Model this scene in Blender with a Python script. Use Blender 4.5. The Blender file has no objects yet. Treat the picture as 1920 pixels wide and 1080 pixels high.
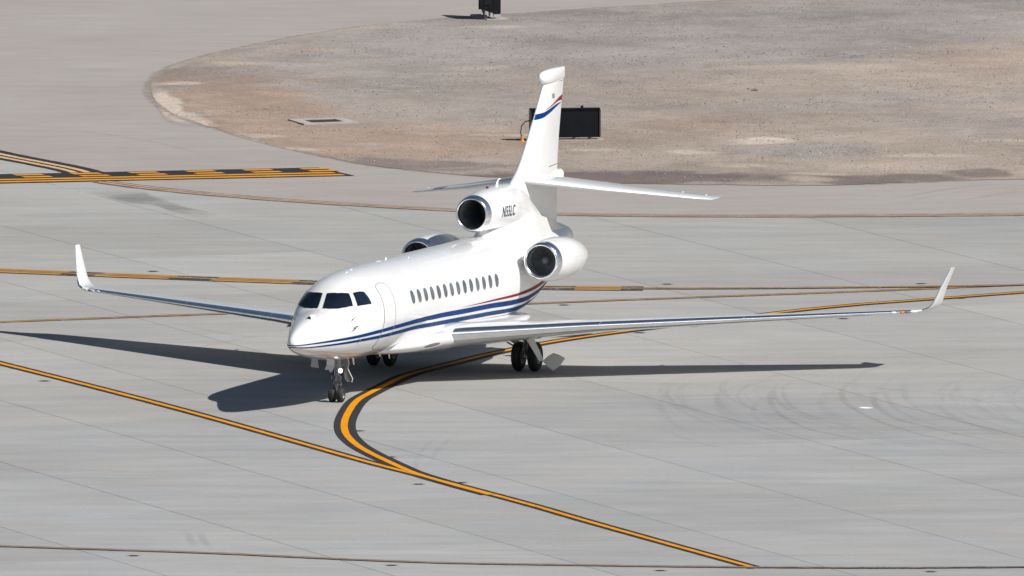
import bpy, bmesh, random
import numpy as np
from math import *
from mathutils import Vector, Matrix
random.seed(7); RNG=np.random.default_rng(7)
sc=bpy.context.scene; sc.cycles.transparent_max_bounces=64
# ------------------------------------------------------------------ camera, sky, sun, exposure
F_PX=50300.0; TILT=radians(5.75); DIST=750.0          # long lens on a control tower
CAM=np.array([0.0,-DIST*cos(TILT),DIST*sin(TILT)])
FW=np.array([0,cos(TILT),-sin(TILT)]); UP=np.array([0,sin(TILT),cos(TILT)]); RT=np.array([1.0,0,0])
cd=bpy.data.cameras.new('camera'); cam=bpy.data.objects.new('camera',cd); sc.collection.objects.link(cam)
cam.location=CAM; cam.rotation_euler=(radians(90)-TILT,0,0)
cd.sensor_width=36.0; cd.lens=36.0*F_PX/1920.0; cd.clip_start=1.0; cd.clip_end=20000.0
sc.camera=cam
SUN=np.array([.89,-0.43,1.0]); SUN=SUN/np.linalg.norm(SUN)
SUN_EL=asin(SUN[2]); SUN_AZ=atan2(SUN[0],SUN[1])
w=bpy.data.worlds.new('World'); sc.world=w; w.use_nodes=True
nt=w.node_tree; nt.nodes.clear()
sky=nt.nodes.new('ShaderNodeTexSky'); sky.sky_type='NISHITA'; sky.sun_disc=False
sky.sun_elevation=SUN_EL; sky.sun_rotation=SUN_AZ; sky.altitude=350; sky.air_density=1.0; sky.dust_density=1.0
bg=nt.nodes.new('ShaderNodeBackground'); bg.inputs['Strength'].default_value=0.052
wo=nt.nodes.new('ShaderNodeOutputWorld')
nt.links.new(sky.outputs[0],bg.inputs[0]); nt.links.new(bg.outputs[0],wo.inputs[0])
sl=bpy.data.lights.new('sun','SUN'); sl.energy=5.0; sl.angle=radians(0.53); sl.color=(1.0,0.968,0.925)
so=bpy.data.objects.new('sun',sl); sc.collection.objects.link(so)
so.rotation_euler=Vector(-SUN).to_track_quat('-Z','Y').to_euler(); so.location=(60,-30,80)
vs=sc.view_settings; vs.view_transform='Standard'; vs.look='None'; vs.gamma=1.0; vs.use_curve_mapping=False
vs.exposure=0.05

# ------------------------------------------------------------------ helpers
def ground(u,v,z=0.0):
    """ground point seen at pixel (u, v) of the 1920 x 1080 photograph"""
    r=FW+RT*(u-960)/F_PX+UP*(540-v)/F_PX
    t=(z-CAM[2])/r[2]
    return CAM+t*r
def tag(o,label=None,cat=None,group=None,kind=None):
    if label: o['label']=label
    if cat: o['category']=cat
    if group: o['group']=group
    if kind: o['kind']=kind
    return o
def link(o,parent=None):
    sc.collection.objects.link(o)
    if parent is not None: o.parent=parent
    return o
def empty(name,loc=(0,0,0),rot=(0,0,0)):
    o=bpy.data.objects.new(name,None); o.location=loc; o.rotation_euler=rot; o.empty_display_size=.3
    return link(o)
class MB:
    """collects vertices and faces; build() links them as one mesh object"""
    def __init__(s): s.v=[]; s.f=[]; s.m=[]
    def add(s,verts,faces,mi=0):
        b=len(s.v); s.v.extend([tuple(map(float,p)) for p in verts]); s.f.extend([tuple(i+b for i in f) for f in faces]); s.m.extend([mi]*len(faces))
        return s
    def grid(s,P,close_u=False,close_v=False,cap0=False,cap1=False,mi=0):
        P=np.asarray(P,float); n,m=P.shape[:2]; f=[]
        for i in range(n if close_u else n-1):
            for j in range(m if close_v else m-1):
                f.append((i*m+j,((i+1)%n)*m+j,((i+1)%n)*m+(j+1)%m,i*m+(j+1)%m))
        if cap0: f.append(tuple(range(m-1,-1,-1)))
        if cap1: f.append(tuple((n-1)*m+j for j in range(m)))
        return s.add(P.reshape(-1,3),f,mi)
    def tube(s,pts,r,n=10,cap=True,mi=0):
        pts=np.asarray(pts,float); r=np.broadcast_to(np.asarray(r,float),(len(pts),)); rows=[]; prev=None
        for i,p in enumerate(pts):
            t=pts[min(i+1,len(pts)-1)]-pts[max(i-1,0)]; t=t/np.linalg.norm(t)
            if prev is None:
                a=np.array([0,0,1.0]) if abs(t[2])<.9 else np.array([1.0,0,0]); x=np.cross(a,t)
            else: x=prev-t*(prev@t)
            x/=np.linalg.norm(x); prev=x; y=np.cross(t,x)
            rows.append([p+r[i]*(x*cos(2*pi*k/n)+y*sin(2*pi*k/n)) for k in range(n)])
        return s.grid(rows,close_v=True,cap0=cap,cap1=cap,mi=mi)
    def box(s,c,h,R=None,mi=0):
        c=np.asarray(c,float); R=np.eye(3) if R is None else np.asarray(R,float)
        v=[c+R@(np.array([a,b,d])*np.asarray(h,float)) for a in(-1,1) for b in(-1,1) for d in(-1,1)]
        return s.add(v,[(0,1,3,2),(4,6,7,5),(0,4,5,1),(2,3,7,6),(0,2,6,4),(1,5,7,3)],mi)
    def lathe(s,c,ax,prof,n=40,mi=0):
        """profile (distance along ax, radius)"""
        c=np.asarray(c,float); ax=np.asarray(ax,float); ax/=np.linalg.norm(ax)
        a=np.array([0,0,1.0]) if abs(ax[2])<.9 else np.array([1.0,0,0])
        x=np.cross(a,ax); x/=np.linalg.norm(x); y=np.cross(ax,x)
        rows=[[c+ax*d+max(r,1e-4)*(x*cos(2*pi*k/n)+y*sin(2*pi*k/n)) for k in range(n)] for d,r in prof]
        return s.grid(rows,close_v=True,mi=mi)
    def build(s,name,mat,parent=None,smooth=False,angle=40,xf=None,recalc=True,bevel=0):
        v=s.v if xf is None else [tuple(q) for q in xf(np.array(s.v))]
        me=bpy.data.meshes.new(name); me.from_pydata(v,[],s.f)
        mats=mat if isinstance(mat,(list,tuple)) else [mat]
        for m in mats: me.materials.append(m)
        if len(mats)>1: me.polygons.foreach_set('material_index',s.m)
        if recalc:
            bm=bmesh.new(); bm.from_mesh(me); bmesh.ops.remove_doubles(bm,verts=bm.verts,dist=1e-5)
            if bevel: bmesh.ops.bevel(bm,geom=bm.edges[:],offset=bevel,segments=2,affect='EDGES',clamp_overlap=True)
            bmesh.ops.recalc_face_normals(bm,faces=bm.faces); bm.to_mesh(me); bm.free()
        if smooth:
            me.polygons.foreach_set('use_smooth',[True]*len(me.polygons))
            try: me.set_sharp_from_angle(angle=radians(angle))
            except Exception: pass
        me.update()
        return link(bpy.data.objects.new(name,me),parent)
def pchip(xs,ys):
    xs=np.asarray(xs,float); ys=np.asarray(ys,float); h=np.diff(xs); d=np.diff(ys)/h; m=np.zeros_like(ys)
    for i in range(1,len(xs)-1):
        if d[i-1]*d[i]>0:
            w1=2*h[i]+h[i-1]; w2=h[i]+2*h[i-1]; m[i]=(w1+w2)/(w1/d[i-1]+w2/d[i])
    m[0]=d[0]; m[-1]=d[-1]
    def f(x):
        x=np.clip(np.asarray(x,float),xs[0],xs[-1]); i=np.clip(np.searchsorted(xs,x,side='right')-1,0,len(xs)-2); t=(x-xs[i])/h[i]
        return (2*t**3-3*t**2+1)*ys[i]+(t**3-2*t**2+t)*h[i]*m[i]+(-2*t**3+3*t**2)*ys[i+1]+(t**3-t**2)*h[i]*m[i+1]
    return f
def smooth_line(pts,step=.25):
    """Catmull-Rom through ground points, resampled"""
    P=np.asarray(pts,float); P=np.vstack([2*P[0]-P[1],P,2*P[-1]-P[-2]]); out=[]
    for i in range(1,len(P)-2):
        a,b,c,d=P[i-1:i+3]; n=max(2,int(np.linalg.norm(c-b)/step))
        # centripetal parametrisation keeps unevenly spaced points smooth
        t0=0; t1=t0+np.linalg.norm(b-a)**.5; t2=t1+np.linalg.norm(c-b)**.5; t3=t2+np.linalg.norm(d-c)**.5
        for k in range(n):
            t=t1+(t2-t1)*k/n
            A1=(t1-t)/(t1-t0)*a+(t-t0)/(t1-t0)*b; A2=(t2-t)/(t2-t1)*b+(t-t1)/(t2-t1)*c; A3=(t3-t)/(t3-t2)*c+(t-t2)/(t3-t2)*d
            B1=(t2-t)/(t2-t0)*A1+(t-t0)/(t2-t0)*A2; B2=(t3-t)/(t3-t1)*A2+(t-t1)/(t3-t1)*A3
            out.append((t2-t)/(t2-t1)*B1+(t-t1)/(t2-t1)*B2)
    out.append(P[-2]); return np.array(out)
def strip(mb,line,w0,w1,z,mi=0,wob=0):
    """flat ribbon along line between lateral offsets w0..w1"""
    L=np.asarray(line,float); t=np.gradient(L,axis=0); n=np.stack([-t[:,1],t[:,0]],1); n/=np.linalg.norm(n,axis=1)[:,None]
    a=L[:,:2]+n*w0; b=L[:,:2]+n*w1
    if wob: a=a+n*RNG.normal(0,wob,(len(L),1)); b=b+n*RNG.normal(0,wob,(len(L),1))
    rows=np.stack([np.column_stack([a,np.full(len(L),z)]),np.column_stack([b,np.full(len(L),z)])],1)
    return mb.grid(rows,mi=mi)
# ------------------------------------------------------------------ materials
class NT:
    def __init__(s,name):
        s.m=bpy.data.materials.new(name); s.m.use_nodes=True; s.t=s.m.node_tree; s.t.nodes.clear()
        s.out=s.t.nodes.new('ShaderNodeOutputMaterial'); s.b=s.t.nodes.new('ShaderNodeBsdfPrincipled')
        s.t.links.new(s.b.outputs[0],s.out.inputs[0]); s._c=None
    def n(s,typ,**kw):
        x=s.t.nodes.new(typ)
        for k,v in kw.items(): setattr(x,k,v)
        return x
    def L(s,a,b): s.t.links.new(a,b)
    def put(s,sock,v):
        if hasattr(v,'is_output') or isinstance(v,bpy.types.NodeSocket): s.L(v,sock)
        else: sock.default_value=v
    def co(s):
        if s._c is None: s._c=s.n('ShaderNodeTexCoord').outputs['Object']
        return s._c
    def map(s,scale=(1,1,1),rot=(0,0,0),src=None):
        x=s.n('ShaderNodeMapping'); s.L(src or s.co(),x.inputs[0]); x.inputs['Scale'].default_value=scale; x.inputs['Rotation'].default_value=rot; return x.outputs[0]
    def noise(s,scale,detail=4,rough=.55,src=None,dist=0):
        x=s.n('ShaderNodeTexNoise'); s.L(src or s.co(),x.inputs['Vector']); x.inputs['Scale'].default_value=scale; x.inputs['Detail'].default_value=detail; x.inputs['Roughness'].default_value=rough; x.inputs['Distortion'].default_value=dist; return x.outputs[0]
    def ramp(s,v,a,b,lo=0.,hi=1.):
        x=s.n('ShaderNodeMapRange'); s.put(x.inputs[0],v); x.inputs[1].default_value=a; x.inputs[2].default_value=b; x.inputs[3].default_value=lo; x.inputs[4].default_value=hi; return x.outputs[0]
    def math(s,op,a,b=0.):
        x=s.n('ShaderNodeMath',operation=op); s.put(x.inputs[0],a); s.put(x.inputs[1],b); return x.outputs[0]
    def mix(s,f,a,b,mode='MIX'):
        x=s.n('ShaderNodeMix',data_type='RGBA',blend_type=mode); s.put(x.inputs[0],f)
        for sock,v in((x.inputs[6],a),(x.inputs[7],b)):
            if isinstance(v,(tuple,list)): v=tuple(v)+((1.,) if len(v)==3 else ())
            s.put(sock,v)
        return x.outputs[2]
    def scale(s,col,f):
        x=s.n('ShaderNodeVectorMath',operation='SCALE'); s.put(x.inputs[0],col); s.put(x.inputs[3],f); return x.outputs[0]
    def set(s,base=None,rough=None,metal=None,**kw):
        if base is not None: s.put(s.b.inputs['Base Color'],tuple(base)+(1.,) if isinstance(base,(tuple,list)) and len(base)==3 else base)
        if rough is not None: s.put(s.b.inputs['Roughness'],rough)
        if metal is not None: s.put(s.b.inputs['Metallic'],metal)
        for k,v in kw.items(): s.put(s.b.inputs[k.replace('_',' ')],v)
        return s
    def bump(s,h,strength=.3,dist=.01):
        x=s.n('ShaderNodeBump'); x.inputs['Strength'].default_value=strength; x.inputs['Distance'].default_value=dist; s.L(h,x.inputs['Height']); s.L(x.outputs[0],s.b.inputs['Normal']); return s
def paint(name,col,rough=.22,coat=.6,var=.05,metal=0.):
    t=NT(name); f=t.ramp(t.noise(1.7,5),.3,.7,1-var,1+var*.4)
    t.set(t.scale(col+(1,) if len(col)==4 else tuple(col),f),t.ramp(t.noise(6,3),.3,.7,rough*.8,rough*1.3),metal)
    t.b.inputs['Coat Weight'].default_value=coat; t.b.inputs['Coat Roughness'].default_value=.06
    return t.m
def plain(name,col,rough=.5,metal=0.,sc_=8.,var=.15,bump=0):
    t=NT(name); n=t.noise(sc_,4); t.set(t.scale(tuple(col),t.ramp(n,.3,.7,1-var,1+var)),t.ramp(n,.3,.7,max(.03,rough*.8),min(1,rough*1.2)),metal)
    if bump: t.bump(n,bump,.01)
    return t.m

# ================================================================== THE GROUND
def lattice(seed,n=257): return np.random.default_rng(seed).random((n,n))
def vnoise(x,y,s,seed):
    g=lattice(seed); n=g.shape[0]-1; x=np.asarray(x)*s+1000.5; y=np.asarray(y)*s+1000.5
    i=np.floor(x).astype(int); j=np.floor(y).astype(int); a=x-i; b=y-j; a=a*a*(3-2*a); b=b*b*(3-2*b); i%=n; j%=n; k=(i+1)%n; l=(j+1)%n
    return g[i,j]*(1-a)*(1-b)+g[k,j]*a*(1-b)+g[i,l]*(1-a)*b+g[k,l]*a*b
def fbm(x,y,s,seed,o=5,r=.55):
    v=0;A=1;T=0
    for k in range(o): v=v+A*vnoise(x,y,s*2**k,seed+k); T+=A; A*=r
    return v/T
# --- materials of the ground
t=NT('concrete'); oi=t.n('ShaderNodeObjectInfo')
warp=t.map((1,1,1),(0,0,radians(21)))
n1=t.noise(.09,4,.6); n2=t.noise(.55,5,.62,src=t.map((.5,1.5,1),(0,0,radians(-15)))); n3=t.noise(7,4,.6); n4=t.noise(26,3,.7)
f=t.math('MULTIPLY',t.ramp(n1,.3,.7,.92,1.07),t.ramp(n2,.25,.75,.89,1.09))
f=t.math('MULTIPLY',f,t.ramp(n3,.3,.7,.955,1.045)); f=t.math('MULTIPLY',f,t.ramp(n4,.25,.75,.88,1.12))
f=t.math('MULTIPLY',f,t.ramp(oi.outputs['Random'],0,1,.955,1.04))
# broom and rubber streaks
n5=t.noise(1.0,5,.6,src=t.map((.12,1.6,1),(0,0,radians(8)))); f=t.math('MULTIPLY',f,t.ramp(n5,.35,.7,1.04,.945))
n7=t.noise(.25,3,.5)
col=t.mix(t.ramp(n7,.35,.65),(.350,.341,.326),(.336,.336,.333))
t.set(t.mix(1.,t.scale(col,f),oi.outputs['Color'],'MULTIPLY'),.85); t.bump(n4,.25,.004); CONC=t.m
t=NT('asphalt'); n1=t.noise(.12,4); n2=t.noise(.9,5,.6,src=t.map((.4,1.4,1))); n3=t.noise(30,3,.7); n4=t.noise(110,2,.7)
f=t.math('MULTIPLY',t.ramp(n1,.3,.7,.90,1.08),t.ramp(n2,.3,.7,.92,1.06)); f=t.math('MULTIPLY',f,t.ramp(n3,.25,.75,.87,1.13)); f=t.math('MULTIPLY',f,t.ramp(n4,.25,.75,.88,1.12))
t.set(t.scale(t.mix(t.ramp(n1,.35,.65),(.358,.322,.294),(.335,.308,.287)),f),.9); t.bump(n3,.4,.01); ASPH=t.m
def lineart(name,col,wear,bare=(.30,.285,.27),sc_=9.):
    t=NT(name); n=t.noise(sc_,6,.7); n2=t.noise(1.1,4); v=t.math('ADD',t.math('MULTIPLY',n,.7),t.math('MULTIPLY',n2,.3))
    c=t.mix(t.ramp(v,wear,wear+.12,0,1),col,bare); t.set(t.scale(c,t.ramp(n2,.3,.7,.9,1.08)),.7); t.b.inputs['Specular IOR Level'].default_value=.12; return t.m
YEL=lineart('yellow_paint',(.72,.285,.003),.68); BLK=lineart('black_paint',(.036,.034,.038),.70,(.16,.15,.15))
YELO=lineart('worn_yellow_paint',(.42,.222,.068),.56); BLKO=lineart('worn_black_paint',(.07,.063,.06),.52)
YELP=lineart('faded_cream_paint',(.60,.40,.22),.55)
YELH=lineart('hold_yellow_paint',(.62,.285,.03),.70); BLKH=lineart('hold_black_paint',(.033,.033,.038),.72,(.10,.10,.11))
t=NT('desert_soil'); n=t.noise(.4,6); t.set(t.scale((.31,.25,.21),t.ramp(n,.3,.7,.8,1.15)),.95); SOIL=t.m
t=NT('joint_sealant'); t.set(t.scale((.10,.095,.09),t.ramp(t.noise(5),.3,.7,.7,1.4)),.9); SEAL=t.m

# --- wide desert floor reaching the horizon
mb=MB(); R0=9000.
mb.add([(-R0,-R0,-.12),(R0,-R0,-.12),(R0,R0,-.12),(-R0,R0,-.12)],[(0,1,2,3)])
tag(mb.build('ground',SOIL,recalc=False),kind='structure')
# --- apron: sealant bed with separate slabs standing in it
A0=radians(-21.15); E1=np.array([sin(A0),cos(A0)]); E2=np.array([cos(A0),-sin(A0)])
def en(a,b): p=E1*a+E2*b; return (p[0],p[1])
mb=MB(); q=[en(-150,-110),en(-150,60),en(92,60),en(92,-110)]
mb.add([(x,y,-.06) for x,y in q],[(0,1,2,3)]); apron=tag(mb.build('concrete_apron',SEAL,recalc=False),kind='structure')
J2=[-72.7,-67.2,-61.7,-56.2,-50.7,-45.2,-39.8,-34.34,-28.97,-23.66,-18.07,-12.66,-7.18,-1.62,3.86,9.5,15.2,20.9,26.6,32.4]
J1=[-91.5,-81.2,-70.9,-60.55,-49.97,-40.8,-29.4,-19.2,-8.9,1.4,11.7,22.,32.3,42.6,52.9,63.2,73.5,83.8]
ROWT=[np.array([.992,1.0,1.005] if J1[j]<-35 else [1.02,1.01,.985] if J1[j]<-3 else [1.03,1.03,1.0])*(1+.035*((j*7)%5-2)/2) for j in range(len(J1)-1)]
for i in range(len(J2)-1):
    g=.006+.003*RNG.random()
    for j in range(len(J1)-1):
        a0,a1=J1[j]+.0025,J1[j+1]-.0025; b0,b1=J2[i]+g,J2[i+1]-g; c=.006
        top=[en(a0+c,b0+c),en(a0+c,b1-c),en(a1-c,b1-c),en(a1-c,b0+c)]; rim=[en(a0,b0),en(a0,b1),en(a1,b1),en(a1,b0)]
        v=[(x,y,0) for x,y in top]+[(x,y,-c) for x,y in rim]+[(x,y,-.06) for x,y in rim]
        f=[(0,1,2,3)]+[(k,(k+1)%4,4+(k+1)%4,4+k)[::-1] for k in range(4)]+[(4+k,4+(k+1)%4,8+(k+1)%4,8+k)[::-1] for k in range(4)]
        so_=MB().add(v,f).build('concrete_slab',CONC,apron); so_.color=(*ROWT[j],1)
# --- asphalt shoulder beyond the double edge line
EDGE=[(-1900,20),(-1100,118),(-420,218),(-200,254),(0,296),(60,307.5),(120,320),(190,341),(260,350.5),(350,360.5),(500,373.5),(640,383),(780,391),(920,398),(1050,402),(1250,405),(1500,405.5),(1920,402.5),(2300,397)]
el=smooth_line([ground(u,v) for u,v in EDGE],.5)
mb=MB(); far=[(x*1.0+ (x*.6 if abs(x)>20 else 0),330.,.004) for x in np.linspace(-75,60,len(el))]
mb.grid([[(p[0],p[1],.004) for p in el],far]); tag(mb.build('asphalt_shoulder',ASPH,recalc=False),kind='structure')
# --- gravel island
LOW=[(283,168),(287,182),(300,196),(330,216),(370,231),(430,247.5),(500,268),(560,283),(640,300),(700,311),(800,322.5),(900,330.5),(1000,336),(1100,341),(1200,344.5),(1350,347),(1480,348),(1600,346.5),(1700,343.5),(1800,339),(1920,336),(2150,330)]
UPP=[(283,168),(284,155),(295,140),(330,122),(380,107),(450,90),(520,76),(600,62),(700,48),(800,38),(900,30),(1000,24),(1100,17),(1200,11),(1300,5),(1400,0),(1500,-5),(1700,-16),(1920,-28),(2150,-40)]
fl=pchip([p[0] for p in LOW],[p[1] for p in LOW]); fu=pchip([p[0] for p in UPP],[p[1] for p in UPP])
nu,nv=520,190
uu=283+(np.linspace(0,1,nu)**1.25)*(2150-283); S_=np.linspace(0,1,nv)
V0=fl(uu); V1=fu(uu); UU=np.repeat(uu[:,None],nv,1); VV=V0[:,None]+(V1-V0)[:,None]*S_[None]
r=FW[None,None]+RT*((UU-960)/F_PX)[...,None]+UP*((540-VV)/F_PX)[...,None]; G=CAM+r*((0-CAM[2])/r[...,2])[...,None]
X,Y=G[...,0],G[...,1]
edge=np.minimum(1,np.minimum(S_,1-S_)[None]*np.abs(V0-V1)[:,None]/14.)*np.clip((UU-283)/70,0,1)
jit=(fbm(X,Y,.9,40)-.5)*1.6*(1-edge)*np.clip((UU-283)/70,.15,1); Y=Y+jit*.5; 
Zr=.0165+.05*edge*(.3+fbm(X,Y,.35,3))+.035*edge*(fbm(X,Y,1.6,11)-.35)
BR=np.array([.355,.292,.240]); GR=np.array([.300,.272,.250]); DK=np.array([.168,.132,.118]); PK=np.array([.350,.258,.196]); SA=np.array([.56,.475,.395])
def sst(v,a,b): t_=np.clip((v-a)/(b-a),0,1); return t_*t_*(3-2*t_)
big=fbm(X,Y,.10,21); mid=fbm(X,Y,.33,25); fin=fbm(X,Y,1.3,31)
col=BR+np.zeros(X.shape+(3,))
def blend(c,m): 
    global col
    col=col+(c-col)*np.clip(m,0,1)[...,None]
def blob(u0,v0,ru,rv,rot=0.,k=.55,seed=1,p=1.):
    """soft-edged patch of other soil round a spot, broken up by noise"""
    du=(UU-u0)/ru; dv=(VV-v0)/rv-rot*(UU-u0)/ru
    d=np.sqrt(du*du+dv*dv)+k*(fbm(X,Y,.55,60+seed,5,.6)-.5)*2.2
    return sst(1.15-d,0,.5)*p
blend(GR,blob(1150,75,560,75,-.0,.5,1,.95)); blend(GR,blob(1650,50,420,62,-.25,.4,2,.95)); blend(GR*1.02,blob(700,120,330,40,.0,.8,3,.7))
blend(GR*.97,blob(800,180,380,30,0,.9,4,.55)); blend(GR*.93,blob(1000,215,300,22,0,.8,9,.55))
blend(PK,blob(430,205,200,60,.3,.6,5,1.)); blend(PK*1.05,blob(720,268,300,32,.25,.6,6,.85)); blend(PK*.98,blob(960,265,330,20,0,.7,7,.55)); blend(PK*1.03,blob(1300,240,160,20,0,.7,8,.4)); blend(PK,blob(1830,105,170,30,0,.7,21,.3))
blend(GR*1.12,blob(1500,285,150,13,0,.7,10,.7)); blend(GR*1.12,blob(1720,190,240,14,-.2,.9,11,.55)); blend(GR*1.05,blob(1830,235,200,25,-.2,.8,24,.5)); blend(GR*1.08,blob(1500,205,240,7,-.5,.8,12,.5))
blend(DK,blob(1180,336,300,12,.05,.4,13,1.)); blend(DK,blob(1660,338,190,9,-.2,.5,14,.9)); blend(DK*1.12,blob(760,312,240,10,.6,.6,15,.6)); blend(DK*.95,blob(1840,328,60,7,-.1,.8,22,.8)); blend(DK*1.1,blob(420,150,150,30,-.4,.9,23,.35))
for k,(u0,v0,ru,rv,ro,p) in enumerate([(314,205,30,30,.55,1.),(350,224,44,10,.9,.9),(350,160,45,4,0,.5),(450,255,70,4,1.2,.6),(545,280,70,3.5,1.2,.6),(1418,268,66,6.5,-.1,1.),(1290,288,60,4.5,.4,.6),(1370,313,80,5,.3,.5),(1520,338,80,6,.5,.5),(1000,257,60,3,0,.6),(930,256,60,2.5,0,.5),(1110,285,50,3,.2,.5),(1540,330,60,3,.6,.55),(1890,267,60,3.5,-.1,.6),(560,62,40,3,0,.25),(920,54,60,3,0,.45),(880,130,90,5,-.1,.25),(1500,130,180,5,-.2,.3),(1760,295,90,3,-.1,.4)]):
    blend(SA,blob(u0,v0,ru,rv,ro,.6,100+k,p))
col=col*(1+.36*(mid-.5)+.34*(fin-.5))[...,None]
col=col*(1+.5*(fbm(X,Y,.22,77)-.5))[...,None]
blend(GR*1.25,sst(fbm(X*1.0,Y*1.0,.8,81),.62,.75)*.4)
mb=MB(); mb.grid(np.stack([X,Y,Zr],-1)); 
t=NT('desert_gravel'); at=t.n('ShaderNodeAttribute',attribute_name='soil'); n1=t.noise(14,4,.75); n2=t.noise(45,3,.75); vo=t.n('ShaderNodeTexVoronoi'); t.L(t.co(),vo.inputs['Vector']); vo.inputs['Scale'].default_value=16
f=t.math('MULTIPLY',t.ramp(n1,.25,.75,.76,1.24),t.ramp(n2,.25,.75,.72,1.28)); f=t.math('MULTIPLY',f,t.ramp(vo.outputs['Color'],0,1,.8,1.22))
t.set(t.scale(at.outputs['Color'],f),.95); t.bump(n1,.8,.05); GRAV=t.m
isl=mb.build('gravel_island',GRAV,recalc=False,smooth=True); tag(isl,kind='structure')
ca=isl.data.color_attributes.new('soil','FLOAT_COLOR','POINT')
ca.data.foreach_set('color',np.concatenate([col.reshape(-1,3),np.ones((col.size//3,1))],1).astype(np.float32).ravel())
# --- loose stones on the island: nobody could count them
ic=bmesh.new(); bmesh.ops.create_icosphere(ic,subdivisions=1,radius=1); iv=np.array([v.co[:] for v in ic.verts]); fi=np.array([[v.index for v in f.verts] for f in ic.faces]); ic.free()
NS=26000; vis=(UU<1990)&(VV>-12); wgt=(np.gradient(X,axis=0)*np.gradient(Y,axis=1)); wgt=np.abs(wgt)*vis*edge*(.25+sst(fbm(X,Y,.4,91),.42,.62)*1.8)
for (u0,v0,ru,rv,ro,g_) in [(1450,110,420,9,-1.4,3.),(1500,285,150,14,0,3.),(1700,195,260,9,-.35,3.),(1450,232,260,5,-.1,2.),(1860,315,80,8,-.2,4.),(620,120,300,30,0,1.),(1150,90,300,40,0,1.)]:
    wgt=wgt*(1+g_*blob(u0,v0,ru,rv,ro,.3,7))
pk=RNG.choice(wgt.size,NS,p=(wgt/wgt.sum()).ravel()); sx=X.ravel()[pk]+RNG.normal(0,.12,NS); sy=Y.ravel()[pk]+RNG.normal(0,.2,NS); sz=Zr.ravel()[pk]
sr=.009+.019*RNG.random(NS)**4; an=RNG.random(NS)*6.283
BAND=[([(1060,152),(1200,132),(1400,112),(1600,98),(1920,80)],1500,.45),([(1380,207),(1560,196),(1700,186),(1920,176)],1100,.5),([(1300,232),(1500,230),(1640,226)],500,.45),([(1420,290),(1500,284),(1600,287),(1660,292)],1400,1.3),([(1860,318),(1920,312)],250,.7)]
q0=0
for pts_,n_,sp_ in BAND:
    L_=smooth_line([ground(u,v) for u,v in pts_],.2); ii=RNG.integers(0,len(L_),n_); sx[q0:q0+n_]=L_[ii,0]+RNG.normal(0,.15,n_); sy[q0:q0+n_]=L_[ii,1]+RNG.normal(0,sp_,n_); sz[q0:q0+n_]=.03; sr[q0:q0+n_]=.013+.022*RNG.random(n_)**2; q0+=n_
base=iv[None]*(1+RNG.normal(0,.16,(NS,12,1))); base=base*sr[:,None,None]*np.stack([.8+.7*RNG.random(NS),.8+.5*RNG.random(NS),.45+.35*RNG.random(NS)],1)[:,None]
bx=base[...,0]*np.cos(an)[:,None]-base[...,1]*np.sin(an)[:,None]; by=base[...,0]*np.sin(an)[:,None]+base[...,1]*np.cos(an)[:,None]
pv=np.stack([bx+sx[:,None],by+sy[:,None],base[...,2]+sz[:,None]+sr[:,None]*.2],-1).reshape(-1,3); pf=(fi[None]+np.arange(NS)[:,None,None]*12).reshape(-1,3)
me=bpy.data.meshes.new('gravel'); me.vertices.add(len(pv)); me.vertices.foreach_set('co',pv.ravel().astype(np.float32)); me.loops.add(pf.size); me.loops.foreach_set('vertex_index',pf.ravel().astype(np.int32)); me.polygons.add(len(pf)); me.polygons.foreach_set('loop_start',np.arange(0,pf.size,3,dtype=np.int32)); me.polygons.foreach_set('loop_total',np.full(len(pf),3,np.int32)); me.update(calc_edges=True)
scol=np.where(RNG.random((NS,1))<np.where(np.arange(NS)[:,None]<q0,.7,.25),np.where(np.arange(NS)[:,None]<q0,np.array([[.52,.49,.45]]),np.array([[.46,.425,.39]])),np.where(RNG.random((NS,1))<.55,np.array([[.27,.245,.23]]),np.array([[.25,.21,.185]])))*(.8+.4*RNG.random((NS,1)))
cs=np.concatenate([scol,np.ones((NS,1))],1); ca=me.color_attributes.new('soil','FLOAT_COLOR','POINT'); ca.data.foreach_set('color',np.repeat(cs,12,0).astype(np.float32).ravel())
t=NT('loose_stone'); at=t.n('ShaderNodeAttribute',attribute_name='soil'); t.set(t.scale(at.outputs['Color'],t.ramp(t.noise(30),.3,.7,.85,1.15)),.9); me.materials.append(t.m)
tag(link(bpy.data.objects.new('gravel',me)),kind='stuff')

# ------------------------------------------------------------------ painted markings
def gl(pts,step=.2): return smooth_line([ground(u,v) for u,v in pts],step)
def marking(name,mb,mats): return tag(mb.build(name,mats,recalc=False),kind='structure')
def bordered(name,line,wy,wb,z,mats,wob=.004):
    mb=MB(); strip(mb,line,-wb/2,wb/2,z,1,wob); strip(mb,line,-wy/2,wy/2,z+.004,0,wob); return marking(name,mb,mats)
# taxiway centre lines: straight one from the left, curve from behind the jet
bordered('taxiway_centre_line',gl([(-700,509),(-150,642),(0,681),(100,706),(200,731.5),(300,757.5),(400,784.5),(500,812.5),(600,841),(700,869),(790,892),(870,913),(1000,948),(1100,977),(1250,1019),(1420,1066)]),.175,.50,.004,[YEL,BLK])
crv=gl([(2900,480),(2100,535),(1920,548),(1720,563),(1600,572),(1480,584),(1250,612),(1130,627),(1030,642),(915,665),(850,681),(785,697.5),(754,707.5),(724,722),(697,735.5),(671,750.5),(653,774),(645.5,795),(648.5,812.5),(658,825),(674,838),(696,850.5),(722,863),(748,875),(778,887.5),(850,909),(920,928)],.12)
mb=MB(); strip(mb,crv,-.28,.31,.0055,1,.0012); strip(mb,crv,-.095,.095,.0125,0,.0012); marking('taxiway_turn_line',mb,[YEL,BLK])
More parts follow.
